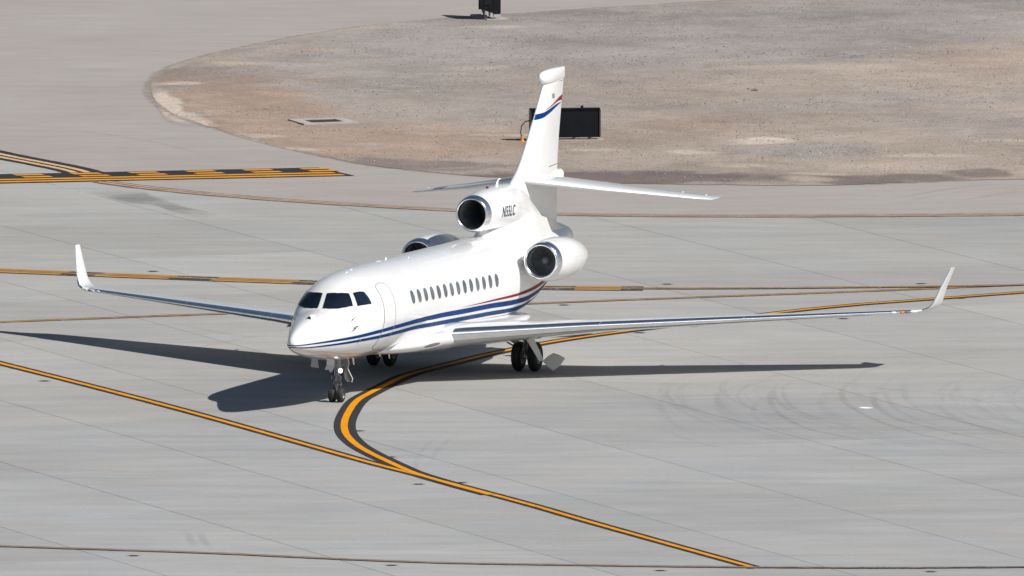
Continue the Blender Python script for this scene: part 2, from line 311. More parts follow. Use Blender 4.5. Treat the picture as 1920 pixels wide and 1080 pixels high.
# far thin centre lines
bordered('worn_centre_line',gl([(-800,622),(-100,608),(0,604),(160,598),(300,592.5),(450,587.5),(600,583),(800,576),(1020,568.5),(1200,561.5),(1380,555),(1640,545.5),(1860,536.5),(2000,531),(2800,496)]),.19,.48,.004,[YELO,BLKO],.012)
pl=[(-900,444),(-250,497),(0,508),(300,520),(590,530.5),(800,537),(1020,540.5),(1220,541.5),(1380,541.3),(1640,539),(1860,536),(2000,532),(2800,500)]
pline=gl(pl); bordered('enhanced_centre_line',pline,.20,.44,.0165,[YELO,BLKO],.012)
def px_of(p):
    d=np.asarray(p)-CAM; z=d@FW; return 960+F_PX*(d@RT)/z
pu=np.array([px_of(p) for p in pline]); seg=pline[pu<1218]; su=pu[pu<1218]
mb=MB(); strip(mb,seg,-.56,.56,.0125,1,.01)
k=[(-170,-96),(-45,130),(176,336),(392,560),(613,700),(720,860),(890,1030),(1076,1166)]
for a,b in k:
    ln=seg[(su>=a)&(su<=b)]
    if len(ln)>2: strip(mb,ln,.19,.53,.0205,0,.01); strip(mb,ln,-.53,-.19,.0205,0,.01)
marking('enhanced_centre_dashes',mb,[YELO,BLKO])
bot=gl([(-700,990),(-100,1020),(0,1024.5),(200,1031),(400,1038),(640,1049),(830,1056),(1000,1059),(1240,1062.5),(1420,1064.5)])
DULY=lineart('dull_yellow_paint',(.40,.26,.15),.52); DULB=lineart('dull_black_paint',(.13,.11,.095),.55)
bordered('worn_apron_line',bot,.11,.36,.0165,[DULY,DULB],.014)
bt2=gl([(1420,1064.5),(1650,1065.5),(1920,1064),(2050,1062),(2700,1050)]); bordered('blackened_apron_line',bt2,.04,.32,.0165,[DULY,BLKO],.02)
# double edge line between concrete and shoulder
e1=gl([p for p in EDGE if p[0]<=1],.25); left=gl([(-1900,20),(-1100,118),(-420,218),(-200,254),(0,296),(60,307.5),(120,320),(150,330)],.2); right=gl(EDGE[7:],.3)
mb=MB(); strip(mb,left,-.25,.95,.0085,1,.01); strip(mb,left,-.02,.20,.0125,0,.006); strip(mb,left,.36,.58,.0125,0,.006); marking('taxiway_edge_line',mb,[YELP,BLK])
mb=MB(); strip(mb,right,-.36,.42,.0085,1,.02); strip(mb,right,-.20,-.05,.0125,0,.012); strip(mb,right,.10,.25,.0125,0,.012)
marking('taxiway_edge_line',mb,[lineart('dusty_edge_paint',(.52,.345,.215),.50),lineart('dusty_black_paint',(.15,.12,.105),.5)])
# runway holding position marking
hA=ground(0,344.5)[:2]; hB=ground(655,330.5)[:2]; hd=(hB-hA)/np.linalg.norm(hB-hA); hn=np.array([-hd[1],hd[0]])
HW=abs((ground(300,321.2)[:2]-hA)@hn); hL=np.linalg.norm(hB-hA); u_=HW/8.2
def hp(a,b,z):
    a=a-.19*(b-HW)-.10; p=hA+hd*a+hn*b; return (p[0],p[1],z)
mb=MB(); 
def hq(a0,a1,b0,b1,z,mi):
    n=max(2,int((a1-a0)/.4)); mb.grid([[hp(a0+(a1-a0)*i/n,b0+RNG.normal(0,.008),z),hp(a0+(a1-a0)*i/n,b1+RNG.normal(0,.008),z)] for i in range(n+1)],mi=mi)
hq(-12,hL-.25,0,HW,.0165,1)
for r_ in (0,1): hq(-12,hL-.45,u_*(.55+2*r_),u_*(1.65+2*r_),.0205,0)
per=(np.linalg.norm(ground(298,321)[:2]-ground(190,323)[:2]))
s0=(ground(618,318)[:2]-hA)@hd
for k in range(0,14):
    for r_ in (2,3): hq(s0+.06-per*k-per*.49,s0+.06-per*k,u_*(.55+2*r_),u_*(1.65+2*r_),.0205,0)
marking('holding_position_marking',mb,[YELH,BLKH])

# ------------------------------------------------------------------ stains, tyre marks
def film(name,col,alpha,sc_=1.2,lo=.35,hi=.65):
    t=NT(name); tr=t.n('ShaderNodeBsdfTransparent'); mx=t.n('ShaderNodeMixShader'); t.set(col,.85); at=t.n('ShaderNodeAttribute',attribute_name='cover')
    n=t.noise(sc_,5,.6); t.L(t.math('MULTIPLY',t.math('MULTIPLY',t.ramp(n,lo,hi,0,1),alpha),at.outputs['Fac']),mx.inputs[0]); t.L(tr.outputs[0],mx.inputs[1]); t.L(t.b.outputs[0],mx.inputs[2]); t.L(mx.outputs[0],t.out.inputs[0]); return t.m
def cover(o,vals):
    at=o.data.attributes.new('cover','FLOAT','POINT'); at.data.foreach_set('value',np.asarray(vals,np.float32)); return o
RUB=film('rubber_film',(.06,.055,.055),.16,2.2,.2,.85); RUBF=film('faint_rubber_film',(.07,.065,.065),.09,1.4,.25,.85)
RUBS=film('scrub_film',(.10,.097,.09),.038,1.2,.05,.8); OIL=film('oil_film',(.13,.13,.125),.30,.5,.2,.6); CHK=film('pale_scuff',(.75,.73,.70),.35,3,.3,.6); CHW=film('bright_scuff',(.85,.84,.82),1.,3,.0,.2)
def z8(p): return [(1240+x/2.4544,640+y/2.4544) for x,y in p]
def z5(p): return [(1240+x/2.8235,y/2.8235) for x,y in p]
TY=[(z8([(950,160),(865,190),(833,235),(850,280),(905,322),(1000,368),(1200,430),(1400,475),(1669,530),(1900,560)]),.16,RUB),
(z8([(1015,200),(976,250),(1003,310),(1100,362),(1300,412),(1500,455),(1700,490)]),.2,RUB),
(z8([(1060,205),(1040,250),(1065,300),(1160,350),(1330,400),(1600,455)]),.16,RUBF),(z8([(1140,200),(1118,240),(1150,290),(1260,340),(1450,390),(1669,430)]),.16,RUBF),
(z8([(560,190),(505,240),(520,310),(600,370),(700,410),(850,440),(1100,500)]),.18,RUB),(z8([(600,180),(566,235),(590,290),(650,330),(760,370),(1000,430)]),.16,RUBF),
(z8([(150,170),(88,230),(110,290),(180,330),(300,380)]),.2,RUBF),(z8([(300,190),(255,240),(280,300),(340,345),(450,390)]),.2,RUBF),(z8([(480,250),(425,310),(450,365),(600,420),(800,470)]),.16,RUBF),
(z8([(-20,400),(200,475),(420,520)]),.2,RUBF),(z8([(60,215),(0,275),(10,330),(90,400),(250,460)]),.2,RUBF),(z8([(420,365),(650,300),(832,268),(1000,235),(1300,190)]),.16,RUBF),(z8([(850,150),(1100,110),(1350,85),(1669,60)]),.25,RUBF),(z8([(700,170),(1000,215),(1350,250),(1669,330)]),.2,RUBF),
(z5([(1180,1062),(1400,1022),(1600,992),(1920,968)]),.25,RUB),(z5([(1580,1066),(1750,1035),(1920,1012)]),.25,RUB),(z5([(1250,1075),(1500,1030),(1700,1005),(1920,990)]),.22,RUBF),
([(352,995),(356,1010),(368,1028)],.22,RUB),([(374,995),(380,1010),(394,1030)],.22,RUB),([(840,810),(800,835),(780,870),(790,900)],.14,RUBF),([(862,812),(825,838),(803,872)],.14,RUBF),
([(0,300),(90,285),(200,275),(330,290)],.3,RUBF),([(-20,250),(120,245),(260,262),(420,300)],.3,RUBF),([(300,600),(420,625),(520,640)],.3,RUBF),([(330,660),(430,640),(540,618)],.3,RUBF)]
mbs={}
C_=z8([(1500,95),(1150,120),(960,160),(870,195),(833,240),(850,285),(905,325),(1010,372),(1200,430),(1420,480),(1700,535)])
for k in range(46):
    du=-400+RNG.random()*740; dv=RNG.normal(0,9); sc_=.75+.5*RNG.random(); i0=int(RNG.integers(0,5)); i1=int(RNG.integers(7,11)) ; c0_=C_[4]
    TY.append(([(c0_[0]+du+(u-c0_[0])*sc_,c0_[1]+dv+(v-c0_[1])*sc_*.92) for u,v in C_[i0:i1+1]],.08+.30*RNG.random()**2,RUBS))
zz=.0022
for pts,wd,mt in TY:
    L_=gl(pts,.35); mbx=MB(); zz+=.00014; y0=np.mean([p[1] for p in pts]); zo=.006 if y0<400 else 0
    tt=np.gradient(L_,axis=0); nn=np.stack([-tt[:,1],tt[:,0]],1); nn/=np.linalg.norm(nn,axis=1)[:,None]; q=np.array([-1,-.55,.55,1.])*wd*.6
    mbx.grid([[(p[0]+m[0]*d,p[1]+m[1]*d,zz+zo) for d in q] for p,m in zip(L_,nn)]); e_=np.minimum(1,np.minimum(np.arange(len(L_)),np.arange(len(L_))[::-1])/ (len(L_)*.22+1))
    cover(tag(mbx.build('tyre_mark',mt,recalc=False),kind='structure'),(e_[:,None]*np.array([0,1,1,0])[None]).ravel())
def z6(p): return [(x/5.333,270+y/5.333) for x,y in p]
def blot(name,pts,mat,z,inner=.62):
    P=smooth_line(np.array([ground(u,v) for u,v in pts+pts[:1]]),.4)[:-1,:2]; c=P.mean(0); n=len(P); mb=MB()
    V=[(c[0],c[1],z)]+[(*(c+(p-c)*inner),z) for p in P]+[(*(c+(p-c)*1.08),z) for p in P]
    mb.add(V,[(0,1+i,1+(i+1)%n) for i in range(n)]+[(1+i,1+n+i,1+n+(i+1)%n,1+(i+1)%n) for i in range(n)]); return cover(tag(mb.build(name,mat,recalc=False),kind='structure'),[1]+[1]*n+[0]*n)
blot('oil_stain',z6([(880,485),(1000,465),(1200,468),(1400,470),(1520,512),(1700,570),(1900,640),(2150,690),(2000,735),(1760,690),(1500,610),(1250,590),(1050,540)]),OIL,.0016)
blot('pale_scuff',[(1606,764),(1618,762.6),(1632,763.5),(1641,765),(1628,766.5),(1614,765.8)],CHW,.0026)
blot('pale_scuff',[(93,343),(130,353.5),(170,364),(230,381),(232,383),(165,366),(125,355.5)],CHK,.0018)

# dust blown from the island over the edge of the shoulder
DUST=film('dust_film',(.50,.43,.36),.95,2.5,.15,.5); DUS2=film('soil_film',(.34,.28,.23),.75,2.2,.35,.65)
blot('sand_drift',[(284,176),(305,176),(326,192),(345,212),(385,234),(372,238),(340,236),(312,226),(296,206)],DUST,.0132,.7)
blot('sand_drift',[(392,236),(430,246),(500,266),(570,283),(610,294),(560,286),(490,269),(430,252)],DUST,.0136,.7)
for pts_,mt_ in ((LOW,DUS2),(UPP,DUS2)):
    L_=gl(pts_,.4); tt=np.gradient(L_,axis=0); nn=np.stack([-tt[:,1],tt[:,0]],1); nn/=np.linalg.norm(nn,axis=1)[:,None]; wv=.10+.30*fbm(L_[:,0],L_[:,1],.5,5)
    mb=MB(); mb.grid([[(p[0]+m[0]*d*w_,p[1]+m[1]*d*w_,.0142) for d in (-1,-.4,.4,1)] for p,m,w_ in zip(L_,nn,wv)]); cover(tag(mb.build('dust_fringe',mt_,recalc=False),kind='structure'),np.tile([0,1,1,0],len(L_)))

# ================================================================== THE JET
PSI=radians(19.5); AFT=np.array([sin(PSI),cos(PSI),0]); O=ground(632,754)-AFT*3.6
BANK=radians(.5)
jet=empty('business_jet',tuple(O),(0,0,atan2(-cos(PSI),-sin(PSI))))
tag(jet,'white three engined business jet with blue and red stripes taxiing on the concrete apron','jet')
def AF(v):      # airframe: leans half a degree on its legs
    v=np.asarray(v,float); y=v[:,1]*cos(BANK)-(v[:,2]-1.5)*sin(BANK); z=1.5+v[:,1]*sin(BANK)+(v[:,2]-1.5)*cos(BANK); return np.stack([-v[:,0],y,z],1)
def GR_(v): v=np.asarray(v,float); return np.stack([-v[:,0],v[:,1],v[:,2]],1)
WHITE=paint('white_gloss_paint',(.80,.80,.795),.2,.8,.03)
BLUE=paint('blue_stripe_paint',(.0012,.038,.165),.4,0.,.08); RED=paint('red_stripe_paint',(.22,.014,.022),.35,0.,.08)
for m_ in (BLUE,RED): m_.node_tree.nodes['Principled BSDF'].inputs['Specular IOR Level'].default_value=.04
DGREY=paint('shaded_door_grey',(.20,.20,.195),.5,0.,.15); GREYP=paint('grey_gear_paint',(.50,.50,.50),.4,.1,.12); SEAM=plain('seam_grey',(.42,.42,.43),.5); DSEAM=plain('dark_seam',(.16,.16,.17),.6)  # dark grey carries the shade on one nose gear door
t=NT('polished_metal'); n=t.noise(3,4); n2=t.noise(40,2,.6,src=t.map((1,.15,1))); t.set(t.scale((.91,.92,.93),t.ramp(n,.3,.7,.9,1.02)),t.ramp(n2,.3,.7,.22,.25),1.0); CHROME=t.m
DUCT=plain('dark_duct',(.22,.24,.24),.45); FANM=plain('fan_metal',(.30,.30,.31),.40,.6); SPIN=plain('spinner_grey',(.19,.20,.20),.45,.2); NOZ=plain('nozzle_metal',(.22,.21,.20),.42,.85,5.,.2)
TYRE=plain('tyre_rubber',(.022,.022,.023),.78,0,14,.3,.2); HUB=plain('wheel_hub_metal',(.20,.20,.21),.42,.6); STEEL=plain('gear_steel',(.36,.36,.37),.32,.8,18,.3); HOSE=plain('hydraulic_hose',(.03,.03,.032),.6)  # hub metal coloured darker for the shadow inside the wheels
t=NT('cockpit_glass'); n=t.noise(1.3,3); t.set(t.scale((.006,.012,.022),t.ramp(n,.3,.7,.6,1.5)),.03); t.b.inputs['Specular IOR Level'].default_value=.55; GLASS=t.m
t=NT('cabin_window_glass'); n=t.noise(3,2); t.set(t.scale((.11,.12,.145),t.ramp(n,.3,.7,.7,1.4)),.06); CABIN=t.m
GREYB=plain('grey_flag_paint',(.25,.25,.25),.4); LAMPH=plain('lamp_housing',(.5,.5,.5),.25,.9)
t=NT('landing_lamp'); t.set((.9,.88,.8),.1); t.b.inputs['Emission Color'].default_value=(1,.93,.82,1); t.b.inputs['Emission Strength'].default_value=3.5; LAMP=t.m
REDL=plain('red_beacon_glass',(.16,.006,.008),.2); AMB=plain('amber_lens',(.75,.22,.05),.12); CLR=plain('clear_lens',(.75,.76,.76),.08)
LETT=plain('registration_blue',(.012,.018,.07),.35)
FT=np.array([ # x, ztop, zbot, halfwidth, zmid, nup, nlow
[0.00,1.93,1.91,0.010,1.92,2.0,2.0],
[0.04,2.01,1.82,0.09,1.90,2.0,2.0],
[0.15,2.10,1.74,0.155,1.90,2.0,2.0],
[0.40,2.22,1.645,0.255,1.90,2.0,2.0],
[0.80,2.35,1.54,0.39,1.91,2.0,2.0],
[1.20,2.45,1.46,0.53,1.92,2.0,2.05],
[1.60,2.53,1.385,0.665,1.94,2.0,2.1],
[2.00,2.60,1.32,0.785,1.97,2.0,2.1],
[2.28,2.66,1.28,0.86,2.00,2.05,2.1],
[2.45,2.80,1.255,0.90,2.03,2.1,2.1],
[2.70,3.04,1.225,0.955,2.07,2.15,2.1],
[3.00,3.19,1.195,1.01,2.12,2.15,2.1],
[3.50,3.34,1.15,1.09,2.18,2.1,2.1],
[4.20,3.45,1.11,1.17,2.23,2.05,2.05],
[5.00,3.50,1.08,1.20,2.26,2.0,2.0],
[6.00,3.51,1.06,1.21,2.28,2.0,2.0],
[8.50,3.48,1.04,1.21,2.28,2.0,2.0],
[13.0,3.43,1.04,1.21,2.26,2.0,2.0],
[14.2,3.42,1.05,1.20,2.26,2.0,2.2],
[15.5,3.40,1.08,1.17,2.27,2.0,2.5],
[17.0,3.36,1.25,1.07,2.33,2.0,2.55],
[18.5,3.32,1.60,0.92,2.48,2.0,2.35],
[20.0,3.26,2.06,0.70,2.67,2.0,2.0],
[21.0,3.20,2.42,0.46,2.83,2.0,2.0],
[21.5,3.16,2.54,0.36,2.86,2.0,2.0]])
FF=[pchip(FT[:,0],FT[:,k]) for k in range(1,7)]
def S(x,ph):
    """fuselage surface; ph=0 top, pi/2 port, pi bottom"""
    zt,zb,w,zm,nu,nl=[f(x) for f in FF]
    s,c=np.sin(ph),np.cos(ph)
    n=np.where(c>=0,nu,nl)
    y=w*np.sign(s)*np.abs(s)**(2/n)
    z=zm+np.where(c>=0,zt-zm,zm-zb)*np.sign(c)*np.abs(c)**(2/n)
    return np.stack([x+0*y,y,z],-1)

PH=np.linspace(0,2*pi,73)[:-1]
xs=np.concatenate([[.0,.01,.025,.04,.07,.1,.15,.2,.28],np.linspace(.4,4.4,56),np.linspace(4.7,14,28),np.linspace(14.3,21.5,26)])
def gridS(xs,ph): return S(xs[:,None]+0*ph[None],ph[None]+0*xs[:,None])
fus=MB().grid(gridS(xs,PH),close_v=True,cap0=True,cap1=True).build('fuselage',WHITE,jet,True,50,AF)
def nrm(x,ph):
    e=1e-3; x=np.maximum(x,.012); a=S(x+e,ph)-S(x-e,ph); b=S(x,ph+e)-S(x,ph-e); n=np.cross(a,b); n/=np.linalg.norm(n,axis=-1,keepdims=True)+1e-12
    c=S(x,ph); c0=c.copy(); c0[...,1]=0; c0[...,2]=2.2; s_=np.sign(((c-c0)*n).sum(-1,keepdims=True)); return n*np.where(s_==0,1,s_)
def onS(x,ph,off): 
    x=np.asarray(x,float); ph=np.asarray(ph,float); return S(x,ph)+nrm(x,ph)*off
def quad_patch(c,off,n=10,side=1,rnd=.0):
    """c = 4 corners (x, phi) bilinear"""
    a,b,d,e=[np.array(q,float) for q in c]; s=np.linspace(0,1,n)[:,None,None]; t_=np.linspace(0,1,n)[None,:,None]
    q=(1-s)*((1-t_)*a+t_*b)+s*((1-t_)*e+t_*d); return onS(q[...,0],side*q[...,1],off)
def poly_patch(mb,P,off,side=1,rings=5):
    P=np.asarray(P,float); c=P.mean(0); rows=[c+(P-c)*max(k/rings,1e-3) for k in range(rings+1)]
    Q=np.array(rows); return mb.grid(onS(Q[...,0],side*Q[...,1],off),close_v=True)
def loop_strip(mb,P,wd,off,side=1,closed=True):
    """thin line along a path on the skin"""
    P=np.asarray(P,float); pts=onS(P[:,0],side*P[:,1],off); N=nrm(P[:,0],side*P[:,1])
    t_=np.roll(pts,-1,0)-np.roll(pts,1,0)
    if not closed: t_[0]=pts[1]-pts[0]; t_[-1]=pts[-1]-pts[-2]
    b=np.cross(N,t_); b/=np.linalg.norm(b,axis=1)[:,None]+1e-12
    return mb.grid(np.stack([pts-b*wd/2,pts+b*wd/2],1),close_u=closed)
def round_poly(P,r=.18,n=6):
    P=np.asarray(P,float); out=[]
    for i in range(len(P)):
        a=P[i-1];b=P[i];c=P[(i+1)%len(P)]; p=b+(a-b)*r; q=b+(c-b)*r
        for k in range(n+1):
            t_=k/n; out.append((1-t_)**2*p+2*t_*(1-t_)*b+t_*t_*q)
        d=c+(b-c)*r
        for k in range(1,8): out.append(q+(d-q)*k/8)
    return np.array(out)
gph=np.linspace(.03,3.1,500)
def phi_of(x,z):
    zz_=S(np.full_like(gph,x),gph)[:,2]; return float(np.interp(-z,-zz_,gph))
# livery
UC=pchip([0,.1,.7,1.7,2.8,3.9,5.2,6.2,8.4,10.6,12.9,14.6,15.7,16.9,17.8,18.6],[1.877,1.868,1.862,1.870,1.882,1.908,1.920,1.922,1.888,1.812,1.736,1.665,1.65,1.715,1.83,1.97])
UT=pchip([0,.7,1.7,3.9,6.2,8.4,13,18.6],[.022,.034,.06,.095,.115,.135,.145,.13])
LC=pchip([0,.1,.8,1.8,2.8,4.1,5.4,6.4,8.6,10.9,13.3,15.,16.5,17.6,18.6],[1.828,1.812,1.767,1.761,1.759,1.749,1.741,1.738,1.665,1.58,1.49,1.43,1.455,1.56,1.72])
LT=pchip([0,.7,1.7,3.9,6.2,8.4,13,18.6],[.018,.03,.05,.085,.105,.12,.13,.12])
RC=pchip([10.3,10.9,12.7,14.9,16.5,17.6,18.6],[1.945,1.93,1.893,1.858,1.895,1.985,2.11]); RT_=pchip([10.3,11.5,12.7,14.9,16.5,18.6],[.002,.018,.045,.075,.10,.11])
def stripe(fc,ft,x0,x1,mat):
    for sd in (1,-1):
        xx=np.concatenate([np.geomspace(max(x0,.012),.5,26)[:-1],np.linspace(.5,x1,150)]) if x0<.5 else np.linspace(x0,x1,80)
        rows=[]
        for x in xx:
            c,h=float(fc(x)),float(ft(x))/2; p=np.linspace(phi_of(x,c+h),phi_of(x,c-h),5); rows.append(onS(np.full(5,x),sd*p,.006))
        MB().grid(rows).build('livery_stripe',mat,fus,True,60,AF,recalc=False)
stripe(UC,UT,.012,18.3,BLUE); stripe(LC,LT,.012,18.3,BLUE); stripe(RC,RT_,10.3,18.3,RED)
# cockpit glazing
def pane(c,side):
    P=round_poly(c,.12,3); m=MB(); cc=P.mean(0); poly_patch(m,cc+(P-cc)*1.035,.0025,side,6); m.build('window_frame',SEAM,fus,True,60,AF,recalc=False)
    m=MB(); poly_patch(m,P,.006,side,8); m.build('windscreen_pane',GLASS,fus,True,60,AF,recalc=False)
for sd in (1,-1):
    pane([(2.262,.075),(2.47,.062),(2.675,.052),(2.71,.17),(2.76,.335),(2.87,.49),(2.96,.585),(2.85,.745),(2.722,.925),(2.555,.775),(2.40,.555),(2.305,.30)],sd)
    pane([(3.08,.658),(3.32,.728),(3.53,.806),(3.56,.98),(3.57,1.155),(3.21,1.10),(2.885,1.018),(2.97,.83)],sd)
# cabin windows
for sd in (1,-1):
    for k in range(14):
        xc=6.39+.5128*k; zc=2.597-.0143*k*.98; a=np.linspace(0,2*pi,29)[:-1]
        def oval(rx,rz): return np.array([(xc+rx*np.sign(cos(q))*abs(cos(q))**.8,phi_of(xc,zc+rz*sin(q))) for q in a])
        m=MB(); poly_patch(m,oval(.158,.203),.003,sd,4); w_=m.build('cabin_window',WHITE,fus,True,60,AF,recalc=False)
        m=MB(); m.grid(np.stack([onS(oval(.158,.203)[:,0],sd*oval(.158,.203)[:,1],.003),onS(oval(.146,.19)[:,0],sd*oval(.146,.19)[:,1],.014)],0),close_v=True)
        m.build('cabin_window',SEAM,fus,True,30,AF,recalc=False) if False else None
        m=MB(); poly_patch(m,oval(.137,.180),.0055,sd,4); m.build('cabin_window_pane',CABIN,fus,True,60,AF,recalc=False)
# cabin door (port)
dp=[(4.33,2.96),(4.23,2.87),(4.21,2.61),(4.16,2.32),(4.11,1.93),(4.06,1.63),(4.06,1.42),(4.20,1.30),(4.55,1.28),(4.80,1.38),(4.87,1.56),(4.87,1.86),(4.93,2.175),(5.0,2.53),(5.0,2.80),(4.93,3.0),(4.78,3.09),(4.55,3.10)]
DP=round_poly([(4.23,.85),(4.36,.79),(4.56,.768),(4.76,.79),(4.92,.843),(5.0,.94),(5.01,1.06),(4.985,1.205),(4.97,1.35),(4.95,1.5),(4.93,1.64),(4.91,1.815),(4.88,1.98),(4.87,2.15),(4.82,2.28),(4.70,2.38),(4.45,2.43),(4.15,2.415),(4.03,2.26),(4.04,2.065),(4.07,1.89),(4.11,1.70),(4.15,1.554),(4.17,1.392),(4.20,1.229),(4.22,1.055),(4.21,.94)],.45,3); m=MB(); poly_patch(m,DP,.003,1,8); m.build('cabin_door',WHITE,fus,True,60,AF,recalc=False)
m=MB(); loop_strip(m,DP,.022,.0085); m.build('door_seal',plain('door_seal_grey',(.30,.30,.31),.5),fus,True,60,AF,recalc=False)
# skin joints
PSEAM=plain('pale_seam',(.66,.66,.66),.4)
for x0,wd in ((1.02,.006),(5.7,.006),(13.9,.006)): m=MB(); loop_strip(m,[(x0,p) for p in np.linspace(0,2*pi,60)[:-1]],wd,.0015); m.build('skin_joint',PSEAM,fus,True,60,AF,recalc=False)
for sd in(1,-1): m=MB(); loop_strip(m,[(x,phi_of(x,2.95)) for x in np.linspace(5.7,13.2,30)],.005,.0012,sd,False); m.build('skin_joint',PSEAM,fus,True,60,AF,recalc=False)
for x0,x1,z0,z1,sd in ((1.25,1.75,2.0,2.28,1),(3.1,3.5,1.42,1.62,1),(14.5,15.1,2.75,3.0,1),(7.2,7.5,2.06,2.2,1)):
    m=MB(); loop_strip(m,round_poly([(x0,phi_of(x0,z0)),(x1,phi_of(x1,z0)),(x1,phi_of(x1,z1)),(x0,phi_of(x0,z1))],.15,3),.006,.0018,sd); m.build('access_hatch',PSEAM,fus,True,60,AF,recalc=False)
# ---------------- wing to body fairing
BT=np.array([[5.7,1.30,1.10,.30],[6.2,1.39,1.03,.74],[6.9,1.46,.97,1.04],[7.6,1.51,.92,1.22],[8.5,1.54,.86,1.33],[9.5,1.52,.80,1.40],[11,1.48,.77,1.42],[12.5,1.42,.77,1.42],[13.8,1.36,.80,1.36],[14.8,1.32,.85,1.26],[15.6,1.30,.92,1.20],[16.2,1.27,.99,1.02],[16.5,1.22,1.06,.6]])
bf=[pchip(BT[:,0],BT[:,k]) for k in(1,2,3)]
def fairS(x,p,off=0):
    zt,zb,wd=[float(f(x)) for f in bf]; zm=zb+.58*(zt-zb); s,c=sin(p),cos(p); n=2.5
    return np.array([x,(wd+off)*np.sign(s)*abs(s)**(2/n),zm+((zt-zm) if c>0 else (zm-zb)+off)*np.sign(c)*abs(c)**(2/n)])
bel=MB().grid([[fairS(x,p) for p in PH] for x in np.linspace(5.7,16.5,60)],close_v=True,cap0=True,cap1=True).build('belly_fairing',WHITE,jet,True,50,AF)
for sd in (1,-1):   # flush air intake in front of the wing root
    rows=[]; a=np.linspace(0,2*pi,25)[:-1]
    for f_,o_ in ((1.0,.010),(.86,.004),(.8,.003),(.5,.003),(.02,.003)):
        rows.append([fairS(7.72+.52*f_*cos(q)*(1+.12*cos(q)),sd*(1.80+.16*f_*sin(q)-.06*f_*cos(q)),o_) for q in a])
    MB().grid(rows[:2],close_v=True).build('air_scoop_lip',WHITE,bel,True,60,AF,recalc=False)
    MB().grid(rows[1:],close_v=True).build('air_scoop',plain('scoop_grey',(.20,.20,.20),.5) if sd==1 else bpy.data.materials['scoop_grey'],bel,True,60,AF,recalc=False)
# ---------------- wings
def foil(n=40,tc=.12,te=.004):
    """closed section, chord 0..1: upper surface TE->LE then lower LE->TE"""
    x=(1-np.cos(np.linspace(0,pi,n)))/2; yt=5*tc*(.2969*np.sqrt(x)-.126*x-.3516*x**2+.2843*x**3-.1015*x**4)+te/2*x
    return x,yt
def section(le,ch,tc,camber=.012,twist=0.,n=40,lo=0.,hi=1.):
    x,yt=foil(n,tc); cm=camber*4*x*(1-x); X_=np.concatenate([x[::-1],x[1:]]); Z_=np.concatenate([(cm+yt)[::-1],(cm-yt)[1:]])
    return X_,Z_
LEX=lambda y: 8.93+(y-1.3)*.708
def te(y): return np.interp(y,[0,1.0,4.6,12.0],[14.3,14.3,14.7,17.70])
def wst(y):       # leading edge x, z, chord, thickness
    return LEX(y),np.interp(y,[.8,1.3,4.5,8,12.2],[1.30,1.32,1.42,1.46,1.51]),te(y)-LEX(y),np.interp(y,[.8,1.3,4.5,12.2],[.125,.12,.105,.09])
def wsec(y,sd,tw=None):
    le,z,ch,tc=wst(y); X_,Z_=section(0,1,tc); a=radians(np.interp(y,[1,12.2],[6.0,4.4]))
    return np.stack([le+ch*(X_*cos(a)+Z_*sin(a)),np.full(len(X_),sd*y),z+ch*(Z_*cos(a)-X_*sin(a))],1)
def lerow(y,sd,off,c0=.060,c1=.05):
    le,z,ch,tc=wst(y); a=radians(np.interp(y,[1,12.2],[6.0,4.4])); 
    fr=np.interp(y,[1.3,12.2],[.75,1.35])
    tt=np.linspace(-1,1,23); xx=np.where(tt<0,c0*fr,c1*fr)*tt**2
    yt=5*tc*(.2969*np.sqrt(xx)-.126*xx-.3516*xx**2+.2843*xx**3-.1015*xx**4); cm=.012*4*xx*(1-xx); zz_=np.where(tt<0,cm+yt,cm-yt)
    o=off/ch; nx=np.gradient(xx); nz=np.gradient(zz_); l=np.hypot(nx,nz)+1e-9; ox,oz=nz/l,-nx/l     # outward
    s_=np.sign((ox*(xx-.3)+oz*zz_).sum()); xx=xx+s_*ox*o; zz_=zz_+s_*oz*o
    return np.stack([le+ch*(xx*cos(a)+zz_*sin(a)),np.full(len(xx),sd*y),z+ch*(zz_*cos(a)-xx*sin(a))],1)
